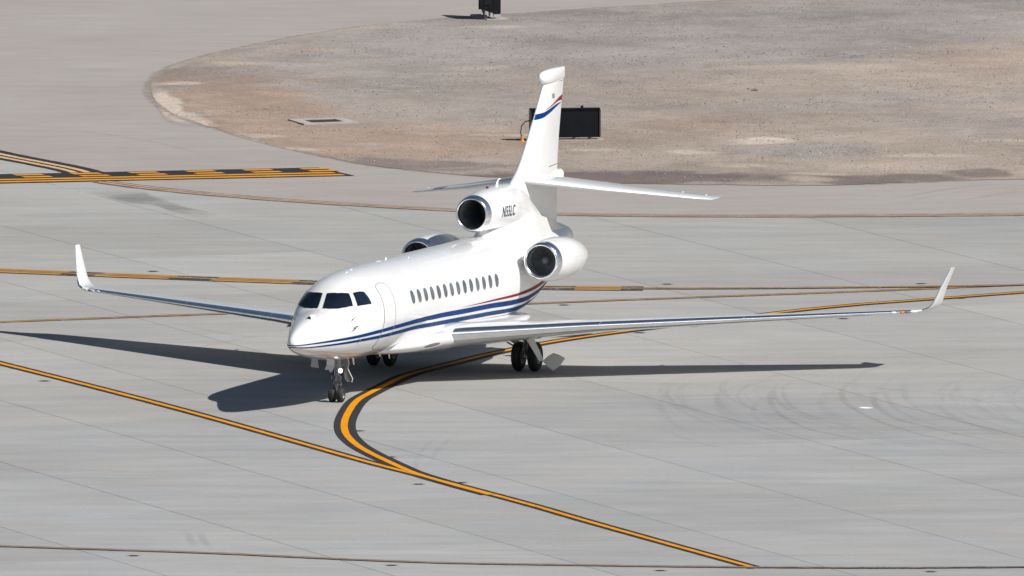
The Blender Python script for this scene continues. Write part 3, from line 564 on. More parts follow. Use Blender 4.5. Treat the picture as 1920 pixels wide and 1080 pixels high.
for sd in (1,-1):
    ys=np.concatenate([[.7,1.0],np.linspace(1.3,12.0,30)]); rows=[wsec(y,sd) for y in ys]
    # winglet: the section rolls upward round a bend
    wg=[]
    X_,Z_=section(0,1,.09); 
    path=[(12.0,1.507,16.505,1.195,0),(12.16,1.52,16.64,1.10,14),(12.30,1.58,16.76,1.0,36),(12.38,1.70,16.88,.86,56),(12.43,1.86,17.0,.74,66),(12.51,2.12,17.18,.60,71),(12.60,2.37,17.36,.49,72),(12.68,2.60,17.54,.38,73),(12.69,2.615,17.60,.28,73)]
    for y,z,le,ch,an in path:
        a=radians(an); tw=radians(4.4*(1-min(1,an/60))); wg.append(np.stack([le+ch*(X_*cos(tw)+Z_*sin(tw)),sd*(y-ch*Z_*sin(a)),z+ch*(Z_*cos(a)-X_*sin(tw))],1))
    wing=MB().grid(rows,close_v=True,cap0=True,cap1=False).build('wing',WHITE,jet,True,50,AF)
    MB().grid(wg,close_v=True,cap1=True).build('winglet',WHITE,wing,True,50,AF)
    for y0,y1 in ((1.36,4.728),(4.734,8.028),(8.034,11.9)):
        MB().grid([lerow(y,sd,.006) for y in np.linspace(y0,y1,12)]).build('leading_edge_slat',CHROME,wing,True,60,AF,recalc=False)
    # winglet leading edge
    rows=[]
    for y,z,le,ch,an in path[1:-1]:
        a=radians(an); k=slice(33,46); rows.append(np.stack([le+ch*X_[k]-.004,sd*(y-(ch*Z_[k]*1.04)*sin(a)),z+ch*Z_[k]*1.04*cos(a)],1))
    MB().grid(rows).build('winglet_leading_edge',CHROME,wing,True,60,AF,recalc=False)
    # flap and aileron break lines as raised panels on the trailing edge
    for nm,y0,y1,c0 in (('flap',1.6,4.5,.76),('flap',4.56,8.6,.76),('aileron',8.66,11.5,.78)):
        rows=[]
        for y in np.linspace(y0,y1,8):
            le,z,ch,tc=wst(y); a=radians(np.interp(y,[1,12.2],[6.0,4.4])); xx=np.linspace(c0,.985,8); yt=5*tc*(.2969*np.sqrt(xx)-.126*xx-.3516*xx**2+.2843*xx**3-.1015*xx**4); Zz=.012*4*xx*(1-xx)+yt+.006/ch
            rows.append(np.stack([le+ch*(xx*cos(a)+Zz*sin(a)),np.full(8,sd*y),z+ch*(Zz*cos(a)-xx*sin(a))],1))
        MB().grid(rows).build(nm,WHITE,wing,True,60,AF,recalc=False)
    for y in (3.2,6.2):   # flap track fairings
        le,z,ch,tc=wst(y); MB().tube([(le+ch*q,sd*y,z-.04-.06*s_-ch*q*.085) for q,s_ in((.62,.0),(.7,.5),(.82,.9),(.95,.8),(1.05,.3),(1.1,0))],[.01,.035,.05,.045,.025,.005],10).build('flap_fairing',WHITE,wing,True,60,AF)
    # tip lights
    for dx,mat_,r_ in ((11.45,CLR,.036),(11.66,AMB if sd==1 else CLR,.034),(11.78,DSEAM,.03),(11.93,CLR,.03)):
        y_=dx; le,z,ch,tc=wst(min(y_,12.2)); m=MB(); m.lathe((LEX(y_)-.035,sd*y_,z-.005),(.8,sd*.6,0),[(0,0),(.015,r_*.6),(.05,r_),(.16,r_*.9),(.24,.004)],14); m.build('tip_light',mat_,wing,True,60,AF)
# ---------------- tail: centre intake duct, fin, tailplanes
CT=np.array([[14.63,4.55,3.575,.500],[14.95,4.59,3.54,.535],[15.5,4.645,3.51,.57],[16.3,4.67,3.40,.59],[17.2,4.65,3.15,.52],[18.0,4.50,2.85,.46],[18.8,4.08,2.6,.43],[19.6,3.68,2.45,.42],[20.4,3.42,2.4,.41],[21.0,3.28,2.42,.395],[21.45,3.18,2.46,.37],[21.78,3.10,2.50,.34]])
cf=[pchip(CT[:,0],CT[:,k]) for k in(1,2,3)]
def ductS(x,p,off=0.):
    zt,zb,wd=[f(x) for f in cf]; zm=(zt+zb)/2 if x<15.5 else zb+np.interp(x,[15.5,17,21.4],[.5,.52,.5])*(zt-zb)
    return np.array([x,(wd+off)*sin(p),zm+((zt-zm) if cos(p)>0 else (zm-zb))*cos(p)+off*cos(p)])
ctr=MB().grid([[ductS(x,p) for p in PH] for x in np.concatenate([[14.63,14.75],np.linspace(14.95,21.78,52)])],close_v=True).build('centre_engine_duct',WHITE,jet,True,50,AF)
def lipring(c,ax,ro,ri,name,parent,n=48):
    """polished rounded lip of an intake, outer radius ro, throat ri"""
    md=ri+.42*(ro-ri); prof=[(.245,ro+.0065),(.16,ro-.008),(.09,ro-.022),(.04,ro-.042),(.012,md+.022),(0,md),(.006,md-.018),(.03,ri+.02),(.07,ri+.006),(.12,ri)]
    return MB().lathe(c,ax,prof,n).build(name,CHROME,parent,True,60,AF,recalc=False)
c0=np.array([14.40,0,4.06]); 
lipring(c0,(1,0,0),.5,.378,'intake_lip',ctr)
MB().lathe(c0+np.array([.1,0,0]),(1,0,0),[(.015,.3785),(.4,.385),(.9,.38),(1.3,.375),(1.7,.37),(1.7,0)],40).build('intake_duct',DUCT,ctr,True,50,AF,recalc=False)
# stub that lifts the intake off the roof, and fillet along its foot
rows=[]
for x,wd in ((14.98,.02),(15.06,.10),(15.3,.15),(15.8,.18),(16.3,.18)):
    rows.append([(x,-wd,3.62),(x,-wd*1.0,3.57),(x,-wd*1.3,3.45),(x,-wd*2.0,3.33),(x,0,3.28),(x,wd*2.0,3.33),(x,wd*1.3,3.45),(x,wd,3.57),(x,wd,3.62)])
MB().grid(rows,cap0=True).build('duct_stub',WHITE,ctr,True,60,AF)
rows=[]
for x in np.linspace(15.2,20.8,26):     # swept fillet between duct and shoulders
    g=np.interp(x,[15.2,16.6,18,20,20.8],[.12,.55,.72,.55,.3]); zt=np.interp(x,[15.2,16.5,18,20,20.8],[3.50,3.72,3.78,3.40,3.1]); wi=np.interp(x,[15.2,16.5,18,20.8],[.14,.50,.54,.36])
    row=[]
    for q in np.linspace(0,1,9):
        ze=np.interp(x,[15,17,20.8],[3.05,2.85,2.6]); pe=phi_of(x,ze); ye=float(S(np.float64(x),np.float64(pe))[1])-.06; row.append((x,wi*(1-q)+ye*q-.16*(ye-wi)*sin(pi*q), zt-(zt-ze)*q**.75))
    rows.append([(a,-b,c) for a,b,c in row[::-1]]+row)
MB().grid(rows).build('duct_fillet',WHITE,ctr,True,70,AF)
for k in (0,): pass
m=MB(); m.lathe((21.60,0,2.80),(1,0,-.03),[(0,.27),(.15,.29),(.16,.285),(.10,.27),(-.2,.25),(-.2,0)],40); m.build('exhaust_nozzle',NOZ,ctr,True,40,AF,recalc=False)
def beam(name,pts,mat,parent,xf=AF,n=12,r=.02): return MB().tube(pts,r,n).build(name,mat,parent,True,60,xf)
MB().lathe((15.75,0,4.64),(0,0,1),[(0,.06),(.03,.055),(.055,.03),(.065,0)],18).build('red_beacon',REDL,ctr,True,60,AF)
m=MB(); rows=[]
for z,x0,ch,th in ((4.62,16.35,.26,.028),(4.72,16.44,.18,.020),(4.78,16.50,.15,.016),(4.805,16.55,.14,.014)): rows.append([(x0,0,z),(x0+ch*.3,th,z),(x0+ch,0,z),(x0+ch*.3,-th,z)])
m.grid(rows,close_v=True,cap1=True); m.tube([(16.56,0,4.795),(16.70,0,4.825),(16.82,0,4.815)],[.018,.024,.010],8); m.build('blade_antenna',WHITE,ctr,False,60,AF)
# registration on the duct side
def textmesh(s,size,shear=0.):
    cu=bpy.data.curves.new('lettering','FONT'); cu.body=s; cu.size=size; cu.shear=shear; cu.resolution_u=4; cu.space_character=1.08; cu.offset=.004
    ob=bpy.data.objects.new('lettering',cu); sc.collection.objects.link(ob); dg=bpy.context.evaluated_depsgraph_get(); me=bpy.data.meshes.new_from_object(ob.evaluated_get(dg)); bpy.data.objects.remove(ob); bpy.data.curves.remove(cu)
    bm=bmesh.new(); bm.from_mesh(me)
    for k in range(1,16): bmesh.ops.bisect_plane(bm,geom=bm.verts[:]+bm.edges[:]+bm.faces[:],plane_co=(0,k*size*.05,0),plane_no=(0,1,0))
    bm.to_mesh(me); bm.free()
    v=np.array([q.co[:] for q in me.vertices]); f=[tuple(p.vertices) for p in me.polygons]; bpy.data.meshes.remove(me); return v,f
tv,tf=textmesh('N55LC',.40,.18)
tv[:,0]=(tv[:,0]-tv[:,0].min())/(tv[:,0].max()-tv[:,0].min())*.98; tv[:,1]=(tv[:,1]-tv[:,1].min())/(tv[:,1].max()-tv[:,1].min())*.295
out=[]
pp=np.linspace(.2,2.6,300)
for a,b,_ in tv:
    x=15.36+a; z=3.90+b-.02*a; D_=np.array([ductS(x,p,.009) for p in pp]) ; i=np.argmin(abs(D_[:,2]-z)); out.append(D_[i]*1.0+np.array([0,0,z-D_[i,2]]))
MB().add(out,tf).build('registration_lettering',LETT,ctr,False,60,AF,recalc=False)
# fin
finle=pchip([3.0,4.3,4.55,4.7,4.85,5.1,5.5,5.85,6.5,7.35],[17.35,17.4,17.55,17.84,18.10,18.43,18.86,19.20,19.83,20.62])
finte=pchip([3.0,3.25,4.65,7.40],[21.28,21.34,21.42,22.10])
def finsec(z,lo,hi,n=26):
    le=float(finle(z)); te_=float(finte(z)); ch=te_-le; x=lo+(hi-lo)*(1-np.cos(np.linspace(0,pi,n)))/2 if lo==0 else np.linspace(lo,hi,8); tc=np.interp(z,[3.2,4.7,5.2,7.4],[.085,.10,.095,.085])
    y=5*tc*(.2969*np.sqrt(x)-.126*x-.3516*x**2+.2843*x**3-.1015*x**4)+.002
    return np.concatenate([np.stack([le+ch*x[::-1],ch*y[::-1],0*x+z],1),np.stack([le+ch*x[1:],-ch*y[1:],0*x[1:]+z],1)]) if lo==0 else np.concatenate([np.stack([le+ch*x[::-1],ch*y[::-1],0*x+z],1),np.stack([le+ch*x,-ch*y,0*x+z],1)])
zs=np.linspace(3.0,7.32,44)
fin=MB().grid([finsec(z,0,.72) for z in zs],close_v=True,cap0=True,cap1=True).build('tail_fin',WHITE,jet,True,50,AF)
MB().grid([finsec(z,.722,1.) for z in np.linspace(4.83,7.06,16)],close_v=True,cap0=True,cap1=True).build('rudder',WHITE,fin,True,50,AF)
MB().grid([finsec(z,.719,1.) for z in np.linspace(3.05,4.80,12)],close_v=True,cap0=True,cap1=True).build('fin_lower_panel',WHITE,fin,True,50,AF)
MB().grid([finsec(z,.719,1.) for z in np.linspace(7.085,7.32,4)],close_v=True,cap0=True,cap1=True).build('fin_upper_panel',WHITE,fin,True,50,AF)
rows=[]
for x,zb,zt,wd in ((20.05,7.27,7.31,.01),(20.10,7.20,7.37,.06),(20.2,7.13,7.42,.10),(20.4,7.07,7.455,.135),(20.7,7.05,7.475,.145),(21.1,7.06,7.475,.125),(21.6,7.09,7.46,.08),(21.95,7.11,7.445,.045),(22.09,7.12,7.44,.02)):
    rows.append([(x,wd*sin(p),(zt+zb)/2+(zt-zb)/2*np.sign(cos(p))*abs(cos(p))**.85) for p in np.linspace(0,2*pi,29)[:-1]])
MB().grid(rows,close_v=True,cap0=True,cap1=True).build('fin_tip_fairing',WHITE,fin,True,60,AF)
rows=[]
for x,zb,zt,wd in ((20.0,4.45,4.49,.02),(20.4,4.3,4.60,.14),(20.9,4.25,4.655,.155),(21.3,4.25,4.67,.15),(21.66,4.27,4.665,.12),(21.67,4.29,4.645,.10)):
    rows.append([(x,wd*sin(p),(zt+zb)/2+(zt-zb)/2*np.sign(cos(p))*abs(cos(p))**.7) for p in np.linspace(0,2*pi,25)[:-1]])
MB().grid(rows,close_v=True,cap0=True,cap1=True).build('tail_bullet_fairing',WHITE,fin,True,50,AF)
def fin_pt(z,f,sd,off=.006):
    le=float(finle(z)); ch=float(finte(z))-le; tc=np.interp(z,[3.2,4.7,5.2,7.4],[.085,.10,.095,.085]); x=max(f,1e-4)
    return (le+ch*x,sd*(ch*(5*tc*(.2969*sqrt(x)-.126*x-.3516*x**2+.2843*x**3-.1015*x**4)+.002)+off),z)
def swoosh(fs,zc,th,mat):
    fc=pchip(fs,zc); ft=pchip(fs,th)
    for sd in(1,-1):
        rows=[[fin_pt(float(fc(f))+float(ft(f))*q,f,sd) for q in(-.5,0,.5)] for f in np.concatenate([[fs[0]+.0002],np.linspace(fs[0]+.004,fs[-1],40)])]
        MB().grid(rows).build('fin_stripe',mat,fin,True,60,AF,recalc=False)
swoosh([0,.2,.45,.7,.9,.99],[6.255,6.27,6.345,6.43,6.475,6.49],[.15,.145,.125,.08,.03,.004],BLUE)
swoosh([.22,.45,.65,.85,.995],[6.385,6.455,6.535,6.60,6.615],[.004,.03,.06,.11,.15],RED)
MB().grid([[fin_pt(6.66+.13*q,.40+.12*p+.07*(1-q),1) for q in(0,.5,1)] for p in(0,.5,1)]).build('fin_emblem',GREYB,fin,False,60,AF,recalc=False)
# tailplanes
for sd in (1,-1):
    rows=[]
    X_,Z_=section(0,1,.085,0.)
    for k in np.linspace(0,1,22):
        y=.05+4.32*k; z=4.44-.125*(y-.05); le=18.12+.81*(y-.05); te_=21.60+.24*(y-.05); ch=te_-le; tr=np.interp(k,[0,.45,1],[.22,.09,.0])
        if k>.965: le+=.12; ch-=.2
        rows.append(np.stack([le+ch*X_,np.full(len(X_),sd*y),z+ch*Z_*(.9 if k<1 else .3)+tr*(1-X_)],1))
    tp=MB().grid(rows,close_v=True,cap0=True,cap1=True).build('tailplane',WHITE,jet,True,50,AF)
    rows=[]
    for k in np.linspace(.1,.95,10):
        y=.05+4.32*k; z=4.44-.125*(y-.05); le=18.12+.81*(y-.05); ch=21.60+.24*(y-.05)-le; tr=np.interp(k,[0,.45,1],[.22,.09,.0]); xx=np.linspace(.72,.985,6); yt=5*.085*.9*(.2969*np.sqrt(xx)-.126*xx-.3516*xx**2+.2843*xx**3-.1015*xx**4)
        rows.append(np.stack([le+ch*xx,np.full(6,sd*y),z+ch*yt+.006+tr*(1-xx)],1))
    MB().grid(rows).build('elevator',WHITE,tp,True,60,AF,recalc=False)
    for y in (1.5,3.45,4.05):
        z=4.44-.125*y; le=18.12+.81*y; ch=21.60+.24*y-le; MB().tube([(le+ch*.62,sd*y,z+.02*ch),(le+ch*.72,sd*y,z+.034*ch),(le+ch*.85,sd*y,z+.012*ch)],[.008,.022,.006],8).build('hinge_fairing',WHITE,tp,True,60,AF)
# ---------------- side engines
for sd in (1,-1):
    c=np.array([14.98,sd*1.785,2.765]); ax=np.array([1.,-sd*.02,-.035]); ax/=np.linalg.norm(ax)
    nac=MB().lathe(c,ax,[(.225,.5335),(.30,.548),(.5,.572),(.8,.592),(1.1,.600),(1.4,.597),(1.8,.580),(2.2,.540),(2.6,.470),(2.9,.395),(3.1,.34),(3.13,.325),(3.08,.31),(2.6,.29),(2.6,0)],56).build('engine_nacelle',WHITE,jet,True,40,AF,recalc=False)
    lipring(c,ax,.535,.398,'intake_lip',nac)
    MB().lathe(c,ax,[(.105,.3985),(.3,.415),(.62,.44),(.75,.44)],48).build('intake_duct',plain('duct_liner',(.30,.32,.34),.4) if sd==1 else bpy.data.materials['duct_liner'],nac,True,50,AF,recalc=False)
    a_=np.cross((0,0,1.),ax); a_/=np.linalg.norm(a_); b_=np.cross(ax,a_); m=MB()
    for k in range(22):
        th=2*pi*k/22; rows=[]
        for r_ in (.13,.24,.34,.43):
            tw=radians(25+45*(r_/.43)); w2=.052+.03*(r_/.43); e=a_*cos(th)+b_*sin(th); f_=-a_*sin(th)+b_*cos(th); p=c+ax*.52+e*r_
            rows.append([p-(ax*cos(tw)+f_*sin(tw))*w2,p+(f_*.006),p+(ax*cos(tw)+f_*sin(tw))*w2])
        m.grid(rows)
    m.build('fan',FANM,nac,True,60,AF,recalc=False)
    MB().lathe(c+ax*.64,ax,[(0,.44),(.0,0.0)],30).build('fan_backplate',DUCT,nac,False,60,AF,recalc=False)
    MB().lathe(c+ax*.30,ax,[(0,.004),(.03,.055),(.08,.095),(.16,.13),(.26,.15)],30).build('spinner',SPIN,nac,True,60,AF,recalc=False)
    
    for pr in ([(.250,.5425),(.257,.5440)],[(1.30,.6005),(1.309,.6003)]): MB().lathe(c,ax,pr,56).build('cowl_seam',SEAM,nac,True,60,AF,recalc=False)
    m=MB(); m.lathe(c+ax*2.75,ax,[(0,.20),(.2,.18),(.5,.06),(.56,0)],24); m.build('exhaust_cone',NOZ,nac,True,60,AF,recalc=False)
    rows=[]
    for y,le,te_,z,th in ((.55,15.35,18.4,2.72,.17),(1.05,15.42,18.1,2.74,.15),(1.32,15.48,17.6,2.75,.14)):
        q=np.linspace(0,1,12); t_=th*np.sqrt(np.clip(4*q*(1-q),0,1)); xq=le+(te_-le)*q; rows.append(np.concatenate([np.stack([xq,0*q+sd*y,z+t_],1),np.stack([xq[::-1][1:-1],0*q[1:-1]+sd*y,z-t_[1:-1]],1)]))
    MB().grid(rows,close_v=True).build('engine_pylon',WHITE,jet,True,50,AF)
# ---------------- small things on the skin
def roof(x,ph): return S(np.float64(x),np.float64(ph))
for x,ph,h,ch,nm in ((7.35,.03,.07,.16,'blade_antenna'),(8.45,.25,.045,.12,'blade_antenna')):
    p=roof(x,ph); rows=[[(p[0]+s*.5*ch,p[1],p[2]-.02+h*k),(p[0]+s*.5*ch+ch*(1-.45*k)*.4,p[1]+.014*(1-.5*k),p[2]-.02+h*k),(p[0]+s*.5*ch+ch*(1-.45*k),p[1],p[2]-.02+h*k),(p[0]+s*.5*ch+ch*(1-.45*k)*.4,p[1]-.014*(1-.5*k),p[2]-.02+h*k)] for k,s in((0,0),(1,.55))]
    MB().grid(rows,close_v=True,cap1=True).build(nm,WHITE,fus,False,60,AF)
for x,ph,rx,ry,h in ((4.2,.06,.12,.045,.03),(4.6,.05,.12,.045,.03),(6.75,.04,.30,.10,.03)):
    p=roof(x,ph); rows=[[(p[0]+rx*r_*cos(q),p[1]+ry*r_*sin(q),p[2]-.02+h*1.4*(1-r_**2)) for q in np.linspace(0,2*pi,19)[:-1]] for r_ in(1,.85,.6,.3,.02)]
    MB().grid(rows,close_v=True).build('antenna_bump',WHITE,fus,True,70,AF)
p=roof(1.30,.10); m=MB()
rows=[]
for dx,wd,h in ((-.02,.065,.10),(.12,.075,.085),(.32,.05,.035),(.5,.01,-.01)): rows.append([(p[0]+dx,p[1]+wd*s,p[2]-.035+(h+.03)*sqrt(max(0,1-s*s))+dx*.2) for s in np.linspace(-1,1,9)])
m.grid(rows,cap0=True); m.build('camera_blister',WHITE,fus,True,60,AF)
m=MB(); m.add([(p[0]-.026,p[1]-.05,p[2]-.015),(p[0]-.026,p[1]+.05,p[2]-.015),(p[0]-.021,p[1]+.03,p[2]+.055),(p[0]-.021,p[1]-.03,p[2]+.055)],[(0,1,2,3)]); m.build('camera_window',GLASS,fus,False,60,AF,recalc=False)
for sd in (1,-1):
    for x,z,l in ((2.50,2.36,.07),(2.46,2.135,.13),(2.56,2.16,.10)):
        ph=phi_of(x,z); p=onS(x,sd*ph,0.); n=nrm(np.float64(x),np.float64(sd*ph)); q=p+n*.06; MB().tube([p-n*.01,q,q+np.array([-l,0,-.2*l])],[.014,.016,.008],8).build('pitot_probe',HUB,fus,True,60,AF)
    p=onS(2.8,sd*phi_of(2.8,1.78),.0); n=nrm(np.float64(2.8),np.float64(sd*phi_of(2.8,1.78))); MB().tube([p-n*.01,p+n*.05],[.035,.02],10).build('angle_vane',HUB,fus,True,60,AF)
for x,y_,h,ch in ((4.55,.10,.22,.17),(5.9,.38,.09,.12),(7.0,.25,.16,.12)):
    z0=float(FF[1](x))+.03 if x<6.2 else float(bf[1](x))+.04; rows=[[(x,y_-.02,z0),(x+ch*.5,y_-.035,z0),(x+ch,y_-.02,z0),(x+ch*.5,y_+.0,z0)],[(x+ch*.6,y_-.02,z0-h),(x+ch*.85,y_-.03,z0-h),(x+ch*1.1,y_-.02,z0-h),(x+ch*.85,y_-.008,z0-h)]]
    MB().grid(rows,close_v=True,cap1=True).build('blade_antenna',WHITE,fus,False,60,AF)
# ---------------- landing gear
def wheel(c,r,wd,parent,hr=.5):
    c=np.asarray(c,float); k=wd/2
    t_=MB().lathe(c-np.array([0,k,0]),(0,1,0),[(.02*wd,r*hr),(.0,r*(hr+.12)),(.02*wd,r*.80),(.10*wd,r*.91),(.2*wd,r*.97),(.30*wd,r*.995),(.34*wd,r*.985),(.38*wd,r*1.0),(.48*wd,r*1.0),(.5*wd,r*.985),(.52*wd,r*1.0),(.62*wd,r*1.0),(.66*wd,r*.985),(.70*wd,r*.995),(.8*wd,r*.97),(.9*wd,r*.91),(.98*wd,r*.80),(wd,r*(hr+.12)),(.98*wd,r*hr)],48).build('tyre',TYRE,parent,True,50,GR_)
    MB().lathe(c-np.array([0,k,0]),(0,1,0),[(.0*wd,0),(.0*wd,r*.16),(.12*wd,r*.2),(.18*wd,r*.36),(.05*wd,r*.44),(.03*wd,r*(hr+.01)),(.97*wd,r*(hr+.01)),(.95*wd,r*.44),(.82*wd,r*.36),(.88*wd,r*.2),(wd,r*.16),(wd,0)],32).build('wheel_hub',HUB,parent,True,35,GR_)
    for a in np.linspace(0,2*pi,9)[:-1]: pass
# nose gear
xn=3.62
ng=MB().tube([(xn+.16,-.02,1.30),(xn+.08,-.02,.92),(xn+.03,-.02,.62)],[.085,.085,.078],16).tube([(xn+.03,-.02,.66),(xn,-.02,.19)],[.036,.036],14).tube([(xn,-.21,.19),(xn,.17,.19)],[.03,.03],12).tube([(xn+.05,-.02,.72),(xn+.03,-.02,.56)],[.09,.085],16).build('nose_gear',STEEL,jet,True,40,GR_)
wheel((xn,-.135,.19),.19,.165,ng,.5); wheel((xn,.097,.19),.19,.165,ng,.5)
m=MB(); m.tube([(xn+.07,-.02,.66),(xn+.24,-.02,.47),(xn+.04,-.02,.27)],[.028,.032,.028],8); m.tube([(xn+.07,.04,.66),(xn+.24,.02,.47),(xn+.04,.04,.27)],[.016,.02,.016],8); m.build('torque_link',STEEL,ng,True,40,GR_)
m=MB(); m.tube([(xn+.06,.0,.80),(xn+.45,.06,1.12),(xn+.6,.06,1.3)],[.032,.032,.03],10); m.tube([(xn+.06,-.06,.80),(xn+.45,-.1,1.12),(xn+.6,-.1,1.3)],[.026,.026,.03],10); m.build('drag_brace',STEEL,ng,True,40,GR_)
m=MB(); m.tube([(xn-.02,.09,.88),(xn-.08,.10,.62),(xn-.04,.05,.36)],[.012]*3,6); m.tube([(xn-.02,-.10,.90),(xn-.07,-.12,.60),(xn-.03,-.06,.34)],[.010]*3,6); m.tube([(xn+.0,.07,.7),(xn-.1,.02,.5),(xn-.02,.06,.25)],[.009]*3,6); m.build('gear_hose',HOSE,ng,True,60,GR_)
for yy in (-.12,.08): MB().box((xn-.03,yy,.66),(.05,.035,.05)).box((xn-.04,yy*.7,.53),(.035,.03,.03)).build('steering_actuator',HUB,ng,False,60,GR_,bevel=.01)
for yy,zz_,rr in ((.125,.86,.068),):
    MB().lathe((xn-.10,yy,zz_),(1,0,0),[(0,rr),(.05,rr*.9),(.10,rr*.4),(.11,0)],22).build('lamp_housing',LAMPH,ng,True,60,GR_)
    MB().lathe((xn-.103,yy,zz_),(1,0,0),[(0,0),(.0,rr*.93)],22).build('landing_lamp',LAMP,ng,False,60,GR_,recalc=False)
MB().lathe((xn-.1,-.15,.86),(1,0,0),[(0,0),(.0,.05),(.05,.055),(.09,.02),(.1,0)],18).build('taxi_lamp',LAMPH,ng,True,60,GR_)
def plate(name,P,th,mat,parent,xf=GR_,bev=.006):
    """thin closed plate from a corner grid"""
    P=np.asarray(P,float); n=np.cross(P[0,-1]-P[0,0],P[-1,0]-P[0,0]); n/=np.linalg.norm(n); Q=P+n*th; m=MB(); m.grid(P); m.grid(Q[::-1]);
    a,b=P.shape[:2]; ring=lambda R:[R[0,j] for j in range(b)]+[R[i,b-1] for i in range(1,a)]+[R[a-1,j] for j in range(b-2,-1,-1)]+[R[i,0] for i in range(a-2,0,-1)]
    m.grid(np.stack([ring(P),ring(Q)],0),close_v=True); return m.build(name,mat,parent,True,30,xf)
# nose gear doors
plate('nose_gear_door',[[(xn-.10,-.05,1.20),(xn-.10,-.26,1.20)],[(xn-.10,-.05,1.00),(xn-.10,-.27,1.00)],[(xn-.20,-.055,.89),(xn-.20,-.285,.88)]],.02,WHITE,ng)
plate('nose_gear_door',[[(xn+.1,-.76,1.24),(xn+.1,-.60,1.24)],[(xn+.1,-.77,1.06),(xn+.1,-.585,1.06)],[(xn+.1,-.79,.91),(xn+.1,-.565,.89)]],.02,GREYP,ng)
plate('nose_gear_door',[[(xn+.10,.10,1.22),(xn+.14,.24,1.22)],[(xn+.10,.13,1.06),(xn+.14,.29,1.06)],[(xn+.10,.14,.90),(xn+.14,.25,.90)],[(xn+.12,.15,.76),(xn+.16,.32,.76)],[(xn+.12,.17,.62),(xn+.16,.39,.62)],[(xn+.12,.24,.54),(xn+.16,.36,.54)]],.022,DGREY,ng)  # shade on this door's inner side is put into its grey
MB().tube([(xn+.12,.245,1.2),(xn+.12,.292,1.06),(xn+.12,.255,.90),(xn+.12,.325,.76),(xn+.12,.395,.63),(xn+.12,.365,.54)],.013,8).build('lit_door_edge',WHITE,ng,True,60,GR_)  # white tube added as the sunlit rim of the darkened door
# main gear
for sd in (1,-1):
    xm=12.97; ym=2.09; g=MB()
    g.tube([(xm+.12,sd*(ym+.02),1.28),(xm+.05,sd*(ym+.01),.86),(xm+.02,sd*ym,.62)],[.115,.112,.10],16).tube([(xm+.02,sd*ym,.66),(xm,sd*ym,.40)],[.058,.056],14).tube([(xm,sd*(ym-.3),.40),(xm,sd*(ym+.3),.40)],[.05,.05],12).tube([(xm,sd*ym,.40),(xm-.09,sd*ym,.42)],[.09,.07],14)
    mg=g.build('main_gear',STEEL,jet,True,40,GR_)
    for dy in (-.235,.235): wheel((xm,sd*(ym+dy),.40),.40,.245,mg,.5)
    m=MB(); m.tube([(xm,sd*(ym-.08),.66),(xm-.25,sd*(ym-.75),1.06),(xm-.2,sd*(ym-.95),1.12)],[.06,.065,.055],10); m.tube([(xm-.05,sd*(ym-.12),.55),(xm-.28,sd*(ym-.6),.86)],[.022,.022],8); m.build('side_brace',STEEL,mg,True,40,GR_)
    m=MB(); m.tube([(xm-.05,sd*(ym+.02),.42),(xm-.24,sd*(ym+.03),.64),(xm+.0,sd*(ym+.02),.86)],[.03,.034,.03],8); m.build('torque_link',STEEL,mg,True,40,GR_)
    m=MB(); m.tube([(xm-.08,sd*(ym+.05),1.1),(xm-.12,sd*(ym+.1),.75),(xm-.05,sd*(ym+.15),.45)],[.011]*3,6); m.tube([(xm-.09,sd*(ym-.04),1.1),(xm-.13,sd*(ym-.08),.7),(xm-.06,sd*(ym-.15),.45)],[.011]*3,6); m.build('gear_hose',HOSE,mg,True,60,GR_)
    plate('main_gear_door',[[(12.10,sd*2.17,1.27),(12.52,sd*2.20,1.25)],[(12.10,sd*2.39,.935),(12.52,sd*2.43,.925)],[(12.10,sd*2.755,.36),(12.52,sd*2.715,.315)]],.03,WHITE,mg)
    plate('main_gear_door',[[(12.5,sd*2.72,.32),(12.56,sd*2.86,.46),(12.62,sd*2.985,.54)],[(12.36,sd*2.90,.20),(12.46,sd*3.10,.37),(12.54,sd*3.19,.50)],[(12.2,sd*3.11,.11),(12.33,sd*3.28,.26),(12.45,sd*3.37,.43)]],.025,WHITE,mg)

# ================================================================== SIGNS, DRAIN, LIGHTS, SHRUB
BLACKP=plain('black_sign_paint',(.006,.008,.011),.6,0,3.,.2); BLACKP.node_tree.nodes['Principled BSDF'].inputs['Specular IOR Level'].default_value=.2; CABLE=plain('cable_rubber',(.02,.02,.02),.5); PADC=plain('pad_concrete',(.39,.365,.335),.9,0,4,.15); ORNG=plain('orange_fitting',(.75,.28,.04),.5); GALV=plain('galvanised_steel',(.30,.30,.31),.5,.6); RIMM=plain('dark_steel_edge',(.05,.05,.055),.45)
def bx(name,c,h,mat,parent,bev=.01): return MB().box(c,h).build(name,mat,parent,bevel=bev)
def sign_board(loc,rot,L_,H_,lift,label,legs,strip_legs=True):
    s=empty('taxiway_sign',loc,(0,0,rot)); tag(s,label,'sign')
    bx('sign_pad',(0,0,.02),(L_/2+.12,.20,.035),PADC,s,.015)
    bx('sign_panel',(0,0,lift+H_/2),(L_/2-.02,.10,H_/2-.02),BLACKP,s,.012)
    for a,b,c,d in ((0,lift+.012,L_/2,.022),(0,lift+H_-.012,L_/2,.022)): bx('sign_frame',(a,0,b),(c,.125,d),BLACKP,s,.006)
    for q in (-1,1): bx('sign_frame',(q*(L_/2-.012),0,lift+H_/2),(.022,.128,H_/2-.035),RIMM,s,.006)
    for x in legs:
        for yy in (-.07,.07): MB().tube([(x,yy,.06),(x,yy,lift+.02)],[.028,.028],10).tube([(x,yy,.07),(x,yy,.085)],[.07,.07],12).build('sign_leg',GALV,s,True,40)
    bx('photocell',(L_*.245,0,lift+H_+.035),(.035,.03,.045),BLACKP,s,.006)
    return s
